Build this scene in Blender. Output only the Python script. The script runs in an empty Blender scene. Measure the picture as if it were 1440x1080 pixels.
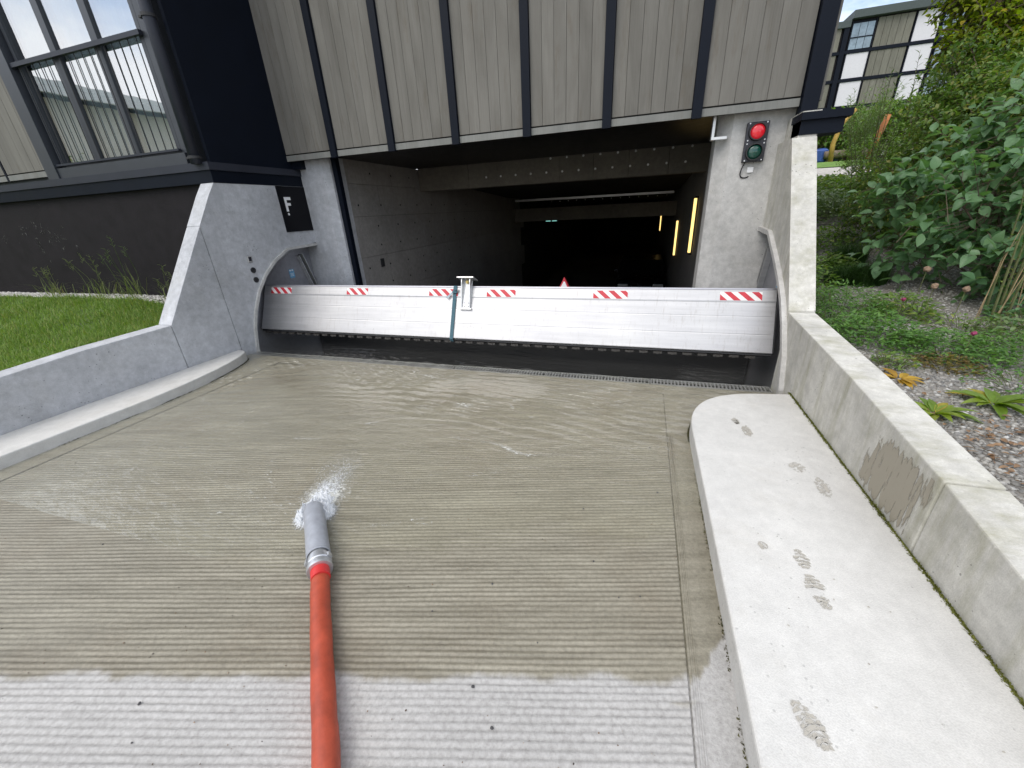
import bpy, math, random
import numpy as np
from mathutils import Vector, Matrix

random.seed(7)
RNG = np.random.default_rng(11)
S = bpy.context.scene
COL = S.collection
R = math.radians

# ------------------------------------------------------------------ camera
cam_d = bpy.data.cameras.new('camera')
cam = bpy.data.objects.new('camera', cam_d)
COL.objects.link(cam)
cam_d.sensor_fit = 'HORIZONTAL'
cam_d.sensor_width = 36.0
cam_d.lens = 36.0 * 553.0 / 1440.0
cam_d.clip_start = 0.02
cam_d.clip_end = 900.0
cam.matrix_world = Matrix(((0.954, -0.079, 0.290, 0.0),
                           (0.297, 0.399, -0.868, 0.0),
                           (-0.048, 0.913, 0.404, 1.6),
                           (0, 0, 0, 1)))
_l, _q, _s = cam.matrix_world.decompose()
cam.rotation_mode = 'QUATERNION'
cam.rotation_quaternion = _q.normalized()
cam.location = (0, 0, 1.6)
cam.scale = (1, 1, 1)
S.camera = cam

# ------------------------------------------------------------------ sky, sun, exposure
SUN_EL, SUN_AZ = R(52), R(214)          # azimuth clockwise from +Y
world = bpy.data.worlds.new("World")
S.world = world
world.use_nodes = True
wn, wl = world.node_tree.nodes, world.node_tree.links
wn.clear()
w_out = wn.new('ShaderNodeOutputWorld')
w_bg = wn.new('ShaderNodeBackground')
w_bg.inputs['Strength'].default_value = 0.12
w_sky = wn.new('ShaderNodeTexSky')
w_sky.sky_type = 'NISHITA'
w_sky.sun_disc = False
w_sky.sun_elevation = SUN_EL
w_sky.sun_rotation = SUN_AZ
w_sky.air_density = 1.0
w_sky.dust_density = 1.5
w_tc = wn.new('ShaderNodeTexCoord')
w_map = wn.new('ShaderNodeMapping')
w_map.inputs['Scale'].default_value = (1.0, 1.0, 2.2)
w_map.inputs['Location'].default_value = (-2.76, -1.9, 1.29)
w_noise = wn.new('ShaderNodeTexNoise')
w_noise.inputs['Scale'].default_value = 1.9
w_noise.inputs['Detail'].default_value = 9.0
w_noise.inputs['Roughness'].default_value = 0.58
w_ramp = wn.new('ShaderNodeValToRGB')
w_ramp.color_ramp.elements[0].position = 0.395
w_ramp.color_ramp.elements[1].position = 0.565
w_mix = wn.new('ShaderNodeMix')
w_mix.data_type = 'RGBA'
w_mix.inputs['B'].default_value = (8.6, 8.8, 9.2, 1)
wl.new(w_tc.outputs['Generated'], w_map.inputs['Vector'])
wl.new(w_map.outputs['Vector'], w_noise.inputs['Vector'])
wl.new(w_noise.outputs['Fac'], w_ramp.inputs['Fac'])
wl.new(w_ramp.outputs['Color'], w_mix.inputs['Factor'])
wl.new(w_sky.outputs['Color'], w_mix.inputs['A'])
wl.new(w_mix.outputs['Result'], w_bg.inputs['Color'])
wl.new(w_bg.outputs['Background'], w_out.inputs['Surface'])

sun_d = bpy.data.lights.new('sun', 'SUN')
sun_d.energy = 1.0
sun_d.angle = R(35)
sun_d.color = (1.0, 0.95, 0.87)
sun = bpy.data.objects.new('sun', sun_d)
COL.objects.link(sun)
_sd = Vector((math.sin(SUN_AZ) * math.cos(SUN_EL), math.cos(SUN_AZ) * math.cos(SUN_EL), math.sin(SUN_EL)))
sun.rotation_euler = _sd.to_track_quat('Z', 'Y').to_euler()
sun.location = (-20, -30, 40)

S.view_settings.view_transform = 'Standard'
S.view_settings.look = 'None'
S.view_settings.exposure = 0.78
S.view_settings.gamma = 1.0
S.view_settings.use_curve_mapping = False
S.render.engine = 'CYCLES'
S.cycles.max_bounces = 8
S.cycles.diffuse_bounces = 4
S.cycles.transparent_max_bounces = 16
S.cycles.use_denoising = True
try:
    S.cycles.caustics_reflective = False
    S.cycles.caustics_refractive = False
except Exception:
    pass

# ------------------------------------------------------------------ numpy noise
def _hash(ix, iy, seed):
    n = (ix.astype(np.int64) * 374761393 + iy.astype(np.int64) * 668265263 + seed * 974634777) & 0x7fffffff
    n = ((n ^ (n >> 13)) * 1274126177) & 0x7fffffff
    return ((n ^ (n >> 16)) & 0xffff) / 65535.0

def vnoise(x, y, seed=0):
    ix, iy = np.floor(x), np.floor(y)
    fx, fy = x - ix, y - iy
    fx, fy = fx * fx * (3 - 2 * fx), fy * fy * (3 - 2 * fy)
    a, b = _hash(ix, iy, seed), _hash(ix + 1, iy, seed)
    c, d = _hash(ix, iy + 1, seed), _hash(ix + 1, iy + 1, seed)
    return (a * (1 - fx) + b * fx) * (1 - fy) + (c * (1 - fx) + d * fx) * fy

def fbm(x, y, seed=0, octaves=4):
    r, a, t = 0.0, 0.5, 0.0
    for k in range(octaves):
        r = r + a * vnoise(x, y, seed + k * 17)
        t += a
        a *= 0.5
        x, y = x * 2.03, y * 2.03
    return r / t

def sstep(a, b, x):
    t = np.clip((x - a) / (b - a), 0, 1)
    return t * t * (3 - 2 * t)

# ------------------------------------------------------------------ materials
def new_mat(name):
    m = bpy.data.materials.new(name)
    m.use_nodes = True
    nt = m.node_tree
    nt.nodes.clear()
    out = nt.nodes.new('ShaderNodeOutputMaterial')
    return m, nt.nodes, nt.links, out

def N(nodes, typ, **kw):
    n = nodes.new(typ)
    for k, v in kw.items():
        if k in n.inputs.keys():
            n.inputs[k].default_value = v
        else:
            setattr(n, k, v)
    return n

def ramp(nodes, p0, p1, c0=(0, 0, 0, 1), c1=(1, 1, 1, 1)):
    r = nodes.new('ShaderNodeValToRGB')
    r.color_ramp.elements[0].position, r.color_ramp.elements[0].color = p0, c0
    r.color_ramp.elements[1].position, r.color_ramp.elements[1].color = p1, c1
    return r

def mix(nodes, links, fac, a, b, blend='MIX'):
    m = nodes.new('ShaderNodeMix')
    m.data_type = 'RGBA'
    m.blend_type = blend
    for key, v in (('Factor', fac), ('A', a), ('B', b)):
        if isinstance(v, (int, float)):
            m.inputs[key].default_value = v
        elif isinstance(v, tuple):
            m.inputs[key].default_value = v if len(v) == 4 else v + (1,)
        else:
            links.new(v, m.inputs[key])
    return m.outputs['Result']

def math_n(nodes, links, op, a, b=None, c=None, clamp=False):
    m = nodes.new('ShaderNodeMath')
    m.operation = op
    m.use_clamp = clamp
    for i, v in enumerate((a, b, c)):
        if v is None:
            continue
        if isinstance(v, (int, float)):
            m.inputs[i].default_value = v
        else:
            links.new(v, m.inputs[i])
    return m.outputs[0]

def simple(name, col, rough=0.6, metal=0.0, spec=0.5, vary=0.12, scale=9.0, bump=0.0, coat=0.0):
    m, n, l, out = new_mat(name)
    p = N(n, 'ShaderNodeBsdfPrincipled', Roughness=rough, Metallic=metal)
    p.inputs['Specular IOR Level'].default_value = spec
    p.inputs['Coat Weight'].default_value = coat
    tc = N(n, 'ShaderNodeTexCoord')
    no = N(n, 'ShaderNodeTexNoise', Scale=scale, Detail=6.0, Roughness=0.62)
    l.new(tc.outputs['Object'], no.inputs['Vector'])
    d = tuple(c * (1 - vary * 1.6) for c in col)
    b = tuple(min(1, c * (1 + vary * 1.6)) for c in col)
    r = ramp(n, 0.25, 0.75, d + (1,), b + (1,))
    l.new(no.outputs['Fac'], r.inputs['Fac'])
    l.new(r.outputs['Color'], p.inputs['Base Color'])
    rr = N(n, 'ShaderNodeMapRange')
    rr.inputs['To Min'].default_value = max(0.02, rough - 0.1)
    rr.inputs['To Max'].default_value = min(1, rough + 0.1)
    l.new(no.outputs['Fac'], rr.inputs['Value'])
    l.new(rr.outputs['Result'], p.inputs['Roughness'])
    if bump:
        no2 = N(n, 'ShaderNodeTexNoise', Scale=scale * 9, Detail=4.0)
        l.new(tc.outputs['Object'], no2.inputs['Vector'])
        bp = N(n, 'ShaderNodeBump', Strength=bump, Distance=0.004)
        l.new(no2.outputs['Fac'], bp.inputs['Height'])
        l.new(bp.outputs['Normal'], p.inputs['Normal'])
    l.new(p.outputs['BSDF'], out.inputs['Surface'])
    return m

def concrete(name, col, stain=(0.23, 0.21, 0.16), stain_amt=0.35, pores=0.7, rough=0.82, algae=0.0, algae_dir=None, big=0.8, pore_scale=26.0, streak=0.0, contrast=1.0):
    m, n, l, out = new_mat(name)
    p = N(n, 'ShaderNodeBsdfPrincipled', Roughness=rough)
    p.inputs['Specular IOR Level'].default_value = 0.3
    ge = N(n, 'ShaderNodeNewGeometry')
    pos = ge.outputs['Position']
    n1 = N(n, 'ShaderNodeTexNoise', Scale=big, Detail=11.0, Roughness=0.70)
    n2 = N(n, 'ShaderNodeTexNoise', Scale=13.0, Detail=8.0, Roughness=0.7)
    n3 = N(n, 'ShaderNodeTexNoise', Scale=190.0, Detail=3.0)
    for q in (n1, n2, n3):
        l.new(pos, q.inputs['Vector'])
    dark = tuple(c * (1 - 0.22 * contrast) for c in col)
    lite = tuple(min(0.95, c * (1 + 0.12 * contrast)) for c in col)
    r1 = ramp(n, 0.32, 0.68, dark + (1,), lite + (1,))
    l.new(n1.outputs['Fac'], r1.inputs['Fac'])
    r2 = ramp(n, 0.35, 0.7, (1 - .2 * contrast,) * 3 + (1,), (1 + .08 * contrast,) * 3 + (1,))
    l.new(n2.outputs['Fac'], r2.inputs['Fac'])
    c = mix(n, l, 1.0, r1.outputs['Color'], r2.outputs['Color'], 'MULTIPLY')
    r3 = ramp(n, 0.3, 0.7, (0.9, 0.9, 0.9, 1), (1.05, 1.05, 1.05, 1))
    l.new(n3.outputs['Fac'], r3.inputs['Fac'])
    c = mix(n, l, 1.0, c, r3.outputs['Color'], 'MULTIPLY')
    # soft stains
    n4 = N(n, 'ShaderNodeTexNoise', Scale=2.3, Detail=10.0, Roughness=0.72, Distortion=0.6)
    mp = N(n, 'ShaderNodeMapping')
    mp.inputs['Location'].default_value = (3.1, 7.7, 1.9)
    l.new(pos, mp.inputs['Vector'])
    l.new(mp.outputs['Vector'], n4.inputs['Vector'])
    r4 = ramp(n, 0.52, 0.74)
    l.new(n4.outputs['Fac'], r4.inputs['Fac'])
    f4 = math_n(n, l, 'MULTIPLY', r4.outputs['Color'], stain_amt)
    c = mix(n, l, f4, c, stain)
    if algae:
        n5 = N(n, 'ShaderNodeTexNoise', Scale=4.0, Detail=7.0, Roughness=0.7)
        mp5 = N(n, 'ShaderNodeMapping')
        mp5.inputs['Scale'].default_value = (1.0, 2.2, 0.35)
        l.new(pos, mp5.inputs['Vector'])
        l.new(mp5.outputs['Vector'], n5.inputs['Vector'])
        r5 = ramp(n, 0.47, 0.7)
        l.new(n5.outputs['Fac'], r5.inputs['Fac'])
        f5 = math_n(n, l, 'MULTIPLY', r5.outputs['Color'], algae)
        c = mix(n, l, f5, c, (0.20, 0.19, 0.08))
    if streak:
        n6 = N(n, 'ShaderNodeTexNoise', Scale=1.0, Detail=7.0, Roughness=0.7)
        mp6 = N(n, 'ShaderNodeMapping')
        mp6.inputs['Scale'].default_value = (7.0, 7.0, 0.55)
        l.new(pos, mp6.inputs['Vector'])
        l.new(mp6.outputs['Vector'], n6.inputs['Vector'])
        r6 = ramp(n, 0.50, 0.72)
        l.new(n6.outputs['Fac'], r6.inputs['Fac'])
        f6 = math_n(n, l, 'MULTIPLY', r6.outputs['Color'], streak)
        c = mix(n, l, f6, c, tuple(q * 0.62 for q in col))
    # air holes
    v = N(n, 'ShaderNodeTexVoronoi', Scale=pore_scale)
    l.new(pos, v.inputs['Vector'])
    nv = N(n, 'ShaderNodeTexNoise', Scale=3.1, Detail=3.0)
    l.new(pos, nv.inputs['Vector'])
    th = N(n, 'ShaderNodeMapRange')
    th.inputs['From Min'].default_value = 0.45
    th.inputs['From Max'].default_value = 0.75
    th.inputs['To Min'].default_value = 0.02
    th.inputs['To Max'].default_value = 0.20
    l.new(nv.outputs['Fac'], th.inputs['Value'])
    pore = math_n(n, l, 'LESS_THAN', v.outputs['Distance'], th.outputs['Result'])
    pf = math_n(n, l, 'MULTIPLY', pore, pores)
    c = mix(n, l, pf, c, tuple(q * 0.35 for q in col))
    l.new(c, p.inputs['Base Color'])
    h = math_n(n, l, 'MULTIPLY_ADD', pore, -1.2, n3.outputs['Fac'])
    h = math_n(n, l, 'MULTIPLY_ADD', n2.outputs['Fac'], 0.8, h)
    bp = N(n, 'ShaderNodeBump', Strength=0.35, Distance=0.004)
    l.new(h, bp.inputs['Height'])
    l.new(bp.outputs['Normal'], p.inputs['Normal'])
    l.new(p.outputs['BSDF'], out.inputs['Surface'])
    return m

def ramp_concrete(name, mode):
    """driveway concrete with its wet area; mode 'rib' or 'gutter' sets where the water edge runs"""
    m, n, l, out = new_mat(name)
    p = N(n, 'ShaderNodeBsdfPrincipled')
    ge = N(n, 'ShaderNodeNewGeometry')
    pos = ge.outputs['Position']
    sx = N(n, 'ShaderNodeSeparateXYZ')
    l.new(pos, sx.inputs[0])
    X, Y = sx.outputs['X'], sx.outputs['Y']
    mp = N(n, 'ShaderNodeMapping')
    mp.inputs['Rotation'].default_value = (0, 0, R(-15.4))
    mp.inputs['Scale'].default_value = (1.0, 1.0, 1.0)
    l.new(pos, mp.inputs['Vector'])
    n1 = N(n, 'ShaderNodeTexNoise', Scale=1.1, Detail=9.0, Roughness=0.66)
    n2 = N(n, 'ShaderNodeTexNoise', Scale=55.0, Detail=6.0, Roughness=0.75)
    n3 = N(n, 'ShaderNodeTexNoise', Scale=230.0, Detail=2.0)
    for q in (n1, n2, n3):
        l.new(pos, q.inputs['Vector'])
    st = N(n, 'ShaderNodeMapping')
    st.inputs['Scale'].default_value = (0.7, 7.0, 1.0)
    l.new(mp.outputs['Vector'], st.inputs['Vector'])
    n4 = N(n, 'ShaderNodeTexNoise', Scale=2.4, Detail=7.0, Roughness=0.7)
    l.new(st.outputs['Vector'], n4.inputs['Vector'])
    ed = N(n, 'ShaderNodeMapping')
    ed.inputs['Scale'].default_value = (1.0, 0.35, 1.0)
    l.new(mp.outputs['Vector'], ed.inputs['Vector'])
    n5 = N(n, 'ShaderNodeTexNoise', Scale=5.0, Detail=5.0, Roughness=0.6)
    l.new(ed.outputs['Vector'], n5.inputs['Vector'])
    if mode == 'rib':
        u = math_n(n, l, 'MULTIPLY_ADD', X, -0.2755, Y)
        e = math_n(n, l, 'SUBTRACT', u, 0.935)
        e = math_n(n, l, 'MULTIPLY_ADD', n5.outputs['Fac'], 0.13, e)
        e = math_n(n, l, 'SUBTRACT', e, 0.055)
    else:
        u = math_n(n, l, 'MULTIPLY_ADD', X, -1.9, Y)
        e = math_n(n, l, 'SUBTRACT', u, 0.40)
        e = math_n(n, l, 'MULTIPLY_ADD', n5.outputs['Fac'], 0.30, e)
        e = math_n(n, l, 'SUBTRACT', e, 0.15)
    wetr = N(n, 'ShaderNodeMapRange', interpolation_type='SMOOTHSTEP')
    wetr.inputs['From Min'].default_value = -0.012
    wetr.inputs['From Max'].default_value = 0.03
    l.new(e, wetr.inputs['Value'])
    wet = wetr.outputs['Result']
    # stray damp spots on the dry part
    n6 = N(n, 'ShaderNodeTexNoise', Scale=1.0, Detail=4.0, Roughness=0.55)
    sp = N(n, 'ShaderNodeMapping')
    sp.inputs['Scale'].default_value = (2.2, 9.0, 1.0)
    sp.inputs['Location'].default_value = (5.3, 2.2, 0)
    l.new(mp.outputs['Vector'], sp.inputs['Vector'])
    l.new(sp.outputs['Vector'], n6.inputs['Vector'])
    r6 = ramp(n, 0.66, 0.72)
    l.new(n6.outputs['Fac'], r6.inputs['Fac'])
    f6 = math_n(n, l, 'MULTIPLY', r6.outputs['Color'], 0.55)
    wet = math_n(n, l, 'MAXIMUM', wet, f6)
    dry = ramp(n, 0.3, 0.7, (0.385, 0.378, 0.368, 1), (0.515, 0.505, 0.492, 1))
    l.new(n1.outputs['Fac'], dry.inputs['Fac'])
    wc = ramp(n, 0.3, 0.72, (0.205, 0.188, 0.143, 1), (0.355, 0.330, 0.262, 1))
    l.new(n4.outputs['Fac'], wc.inputs['Fac'])
    br = ramp(n, 0.50, 0.78)
    l.new(n1.outputs['Fac'], br.inputs['Fac'])
    fb = math_n(n, l, 'MULTIPLY', br.outputs['Color'], 0.5)
    wcol = mix(n, l, fb, wc.outputs['Color'], (0.200, 0.155, 0.100))
    c = mix(n, l, wet, dry.outputs['Color'], wcol)
    ga = N(n, 'ShaderNodeAttribute')
    ga.attribute_name = 'groove'
    gk = N(n, 'ShaderNodeMapRange')
    gk.inputs['To Min'].default_value = 0.10
    gk.inputs['To Max'].default_value = 0.46
    l.new(wet, gk.inputs['Value'])
    c = mix(n, l, math_n(n, l, 'MULTIPLY', ga.outputs['Fac'], gk.outputs['Result']), c, (0.105, 0.092, 0.066))
    g = ramp(n, 0.30, 0.70, (0.66, 0.65, 0.64, 1), (1.10, 1.10, 1.10, 1))
    l.new(n2.outputs['Fac'], g.inputs['Fac'])
    c = mix(n, l, 1.0, c, g.outputs['Color'], 'MULTIPLY')
    pk = ramp(n, 0.635, 0.68)
    l.new(n2.outputs['Fac'], pk.inputs['Fac'])
    fk = math_n(n, l, 'MULTIPLY', pk.outputs['Color'], 0.4)
    c = mix(n, l, fk, c, (0.11, 0.10, 0.09))
    l.new(c, p.inputs['Base Color'])
    rr = N(n, 'ShaderNodeMapRange')
    rr.inputs['To Min'].default_value = 0.85
    rr.inputs['To Max'].default_value = 0.30
    l.new(wet, rr.inputs['Value'])
    l.new(rr.outputs['Result'], p.inputs['Roughness'])
    p.inputs['Specular IOR Level'].default_value = 0.4
    h = math_n(n, l, 'MULTIPLY_ADD', n2.outputs['Fac'], 1.5, n3.outputs['Fac'])
    bp = N(n, 'ShaderNodeBump', Strength=0.5, Distance=0.003)
    l.new(h, bp.inputs['Height'])
    l.new(bp.outputs['Normal'], p.inputs['Normal'])
    l.new(p.outputs['BSDF'], out.inputs['Surface'])
    return m

def wood(name, c0, c1, c2):
    m, n, l, out = new_mat(name)
    p = N(n, 'ShaderNodeBsdfPrincipled', Roughness=0.75)
    p.inputs['Specular IOR Level'].default_value = 0.25
    tc = N(n, 'ShaderNodeTexCoord')
    oi = N(n, 'ShaderNodeObjectInfo')
    cb = N(n, 'ShaderNodeCombineXYZ')
    for i, k in enumerate((37.0, 53.0, 91.0)):
        l.new(math_n(n, l, 'MULTIPLY', oi.outputs['Random'], k), cb.inputs[i])
    va = N(n, 'ShaderNodeVectorMath', operation='ADD')
    l.new(tc.outputs['Object'], va.inputs[0])
    l.new(cb.outputs[0], va.inputs[1])
    mp = N(n, 'ShaderNodeMapping')
    mp.inputs['Scale'].default_value = (6.0, 6.0, 1.1)
    l.new(va.outputs[0], mp.inputs['Vector'])
    n1 = N(n, 'ShaderNodeTexNoise', Scale=1.0, Detail=8.0, Roughness=0.62, Distortion=0.5)
    l.new(mp.outputs['Vector'], n1.inputs['Vector'])
    mp2 = N(n, 'ShaderNodeMapping')
    mp2.inputs['Scale'].default_value = (140.0, 140.0, 2.0)
    l.new(va.outputs[0], mp2.inputs['Vector'])
    n2 = N(n, 'ShaderNodeTexNoise', Scale=1.0, Detail=4.0)
    l.new(mp2.outputs['Vector'], n2.inputs['Vector'])
    r1 = ramp(n, 0.28, 0.62, c0 + (1,), c1 + (1,))
    l.new(n1.outputs['Fac'], r1.inputs['Fac'])
    r2 = ramp(n, 0.3, 0.7, (0.92, 0.92, 0.92, 1), (1.05, 1.05, 1.05, 1))
    l.new(n2.outputs['Fac'], r2.inputs['Fac'])
    c = mix(n, l, 1.0, r1.outputs['Color'], r2.outputs['Color'], 'MULTIPLY')
    # brown dry streaks
    n3 = N(n, 'ShaderNodeTexNoise', Scale=1.3, Detail=6.0, Roughness=0.7)
    mp3 = N(n, 'ShaderNodeMapping')
    mp3.inputs['Scale'].default_value = (5.0, 5.0, 1.1)
    mp3.inputs['Location'].default_value = (2.0, 5.0, 8.0)
    l.new(va.outputs[0], mp3.inputs['Vector'])
    l.new(mp3.outputs['Vector'], n3.inputs['Vector'])
    r3 = ramp(n, 0.55, 0.75)
    l.new(n3.outputs['Fac'], r3.inputs['Fac'])
    f3 = math_n(n, l, 'MULTIPLY', r3.outputs['Color'], 0.6)
    c = mix(n, l, f3, c, c2)
    # board to board tone
    hv = N(n, 'ShaderNodeHueSaturation')
    rv = N(n, 'ShaderNodeMapRange')
    rv.inputs['To Min'].default_value = 0.90
    rv.inputs['To Max'].default_value = 1.07
    l.new(oi.outputs['Random'], rv.inputs['Value'])
    l.new(rv.outputs['Result'], hv.inputs['Value'])
    l.new(c, hv.inputs['Color'])
    l.new(hv.outputs['Color'], p.inputs['Base Color'])
    bp = N(n, 'ShaderNodeBump', Strength=0.25, Distance=0.002)
    l.new(n2.outputs['Fac'], bp.inputs['Height'])
    l.new(bp.outputs['Normal'], p.inputs['Normal'])
    l.new(p.outputs['BSDF'], out.inputs['Surface'])
    return m

def leaf_mat(name, c0, c1, c2=None, rough=0.45, trans=0.3):
    """green that varies from leaf to leaf by the mesh attribute 'tint' (or by object)"""
    m, n, l, out = new_mat(name)
    at = N(n, 'ShaderNodeAttribute')
    at.attribute_name = 'tint'
    oi = N(n, 'ShaderNodeObjectInfo')
    fac = math_n(n, l, 'FRACT', math_n(n, l, 'ADD', at.outputs['Fac'], math_n(n, l, 'MULTIPLY', oi.outputs['Random'], 3.7)))
    r = n.new('ShaderNodeValToRGB')
    r.color_ramp.elements[0].color = c0 + (1,)
    r.color_ramp.elements[1].color = c1 + (1,)
    r.color_ramp.elements[1].position = 0.85 if c2 else 1.0
    if c2:
        e = r.color_ramp.elements.new(1.0)
        e.color = c2 + (1,)
    l.new(fac, r.inputs['Fac'])
    tc = N(n, 'ShaderNodeTexCoord')
    no = N(n, 'ShaderNodeTexNoise', Scale=30.0, Detail=3.0)
    l.new(tc.outputs['Object'], no.inputs['Vector'])
    rn = ramp(n, 0.3, 0.7, (0.8, 0.8, 0.8, 1), (1.15, 1.15, 1.15, 1))
    l.new(no.outputs['Fac'], rn.inputs['Fac'])
    c = mix(n, l, 1.0, r.outputs['Color'], rn.outputs['Color'], 'MULTIPLY')
    p = N(n, 'ShaderNodeBsdfPrincipled', Roughness=rough)
    p.inputs['Specular IOR Level'].default_value = 0.35
    l.new(c, p.inputs['Base Color'])
    t = N(n, 'ShaderNodeBsdfTranslucent')
    tcx = mix(n, l, 1.0, c, (1.3, 1.5, 0.5, 1), 'MULTIPLY')
    l.new(tcx, t.inputs['Color'])
    ms = N(n, 'ShaderNodeMixShader')
    ms.inputs['Fac'].default_value = trans
    l.new(p.outputs['BSDF'], ms.inputs[1])
    l.new(t.outputs['BSDF'], ms.inputs[2])
    l.new(ms.outputs[0], out.inputs['Surface'])
    return m

def emit(name, col, strength):
    m, n, l, out = new_mat(name)
    e = N(n, 'ShaderNodeEmission', Strength=strength)
    e.inputs['Color'].default_value = col + (1,)
    l.new(e.outputs[0], out.inputs['Surface'])
    return m

def water_mat():
    m, n, l, out = new_mat('water')
    ge = N(n, 'ShaderNodeNewGeometry')
    n1 = N(n, 'ShaderNodeTexNoise', Scale=17.0, Detail=4.0, Roughness=0.5, Distortion=0.8)
    mp = N(n, 'ShaderNodeMapping')
    mp.inputs['Scale'].default_value = (0.55, 1.2, 1.0)
    l.new(ge.outputs['Position'], mp.inputs['Vector'])
    l.new(mp.outputs['Vector'], n1.inputs['Vector'])
    n2 = N(n, 'ShaderNodeTexNoise', Scale=70.0, Detail=3.0, Roughness=0.5)
    l.new(ge.outputs['Position'], n2.inputs['Vector'])
    af = N(n, 'ShaderNodeAttribute')
    af.attribute_name = 'flow'
    h = math_n(n, l, 'MULTIPLY_ADD', n2.outputs['Fac'], 0.25, n1.outputs['Fac'])
    h = math_n(n, l, 'MULTIPLY', h, af.outputs['Fac'])
    bp = N(n, 'ShaderNodeBump', Strength=0.9, Distance=0.010)
    l.new(h, bp.inputs['Height'])
    fr = N(n, 'ShaderNodeFresnel', IOR=1.6)
    l.new(bp.outputs['Normal'], fr.inputs['Normal'])
    tr = N(n, 'ShaderNodeBsdfTransparent')
    tr.inputs['Color'].default_value = (1.0, 1.0, 0.97, 1)
    gl = N(n, 'ShaderNodeBsdfGlossy', Roughness=0.02)
    gl.inputs['Color'].default_value = (1, 1, 1, 1)
    l.new(bp.outputs['Normal'], gl.inputs['Normal'])
    ms = N(n, 'ShaderNodeMixShader')
    # light coming up from below was already bent on its way in: reflect on the upper side only
    up_ = math_n(n, l, 'SUBTRACT', 1.0, ge.outputs['Backfacing'])
    l.new(math_n(n, l, 'MULTIPLY', fr.outputs['Fac'], up_), ms.inputs['Fac'])
    l.new(tr.outputs[0], ms.inputs[1])
    l.new(gl.outputs[0], ms.inputs[2])
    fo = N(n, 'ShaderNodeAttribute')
    fo.attribute_name = 'pale_water'  # carries real froth and the painted glints alike
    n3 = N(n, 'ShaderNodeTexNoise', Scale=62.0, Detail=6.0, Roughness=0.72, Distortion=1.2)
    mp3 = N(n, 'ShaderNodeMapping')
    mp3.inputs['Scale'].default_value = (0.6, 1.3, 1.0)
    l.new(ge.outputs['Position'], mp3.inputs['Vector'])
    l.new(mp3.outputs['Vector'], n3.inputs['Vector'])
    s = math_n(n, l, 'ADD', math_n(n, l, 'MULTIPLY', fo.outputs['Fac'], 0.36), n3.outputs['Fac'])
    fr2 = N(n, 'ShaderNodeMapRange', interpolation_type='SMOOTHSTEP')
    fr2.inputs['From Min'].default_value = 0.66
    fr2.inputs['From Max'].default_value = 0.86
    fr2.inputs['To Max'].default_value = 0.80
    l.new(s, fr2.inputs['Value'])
    df = N(n, 'ShaderNodeBsdfDiffuse')
    df.inputs['Color'].default_value = (0.72, 0.72, 0.68, 1)
    # murky haze mixed into the running water to offset its lost light
    haze = math_n(n, l, 'MULTIPLY', af.outputs['Fac'], 0.035)
    ffac = math_n(n, l, 'MAXIMUM', fr2.outputs['Result'], haze)
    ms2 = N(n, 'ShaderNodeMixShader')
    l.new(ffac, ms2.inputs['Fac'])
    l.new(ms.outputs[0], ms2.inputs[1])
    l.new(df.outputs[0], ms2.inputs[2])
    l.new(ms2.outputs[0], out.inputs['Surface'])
    return m

def glass_mat(name, tint=(0.80, 0.86, 0.87), ior=1.9):
    m, n, l, out = new_mat(name)
    tr = N(n, 'ShaderNodeBsdfTransparent')
    tr.inputs['Color'].default_value = tint + (1,)
    tc = N(n, 'ShaderNodeTexCoord')
    no = N(n, 'ShaderNodeTexNoise', Scale=1.6, Detail=2.0)
    l.new(tc.outputs['Object'], no.inputs['Vector'])
    bp = N(n, 'ShaderNodeBump', Strength=0.06, Distance=0.02)
    l.new(no.outputs['Fac'], bp.inputs['Height'])
    gl = N(n, 'ShaderNodeBsdfGlossy', Roughness=0.015)
    l.new(bp.outputs['Normal'], gl.inputs['Normal'])
    fr = N(n, 'ShaderNodeFresnel', IOR=ior)
    ge = N(n, 'ShaderNodeNewGeometry')
    ms = N(n, 'ShaderNodeMixShader')
    l.new(math_n(n, l, 'MULTIPLY', fr.outputs['Fac'], math_n(n, l, 'SUBTRACT', 1.0, ge.outputs['Backfacing'])), ms.inputs['Fac'])
    l.new(tr.outputs[0], ms.inputs[1])
    l.new(gl.outputs[0], ms.inputs[2])
    l.new(ms.outputs[0], out.inputs['Surface'])
    return m

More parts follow.
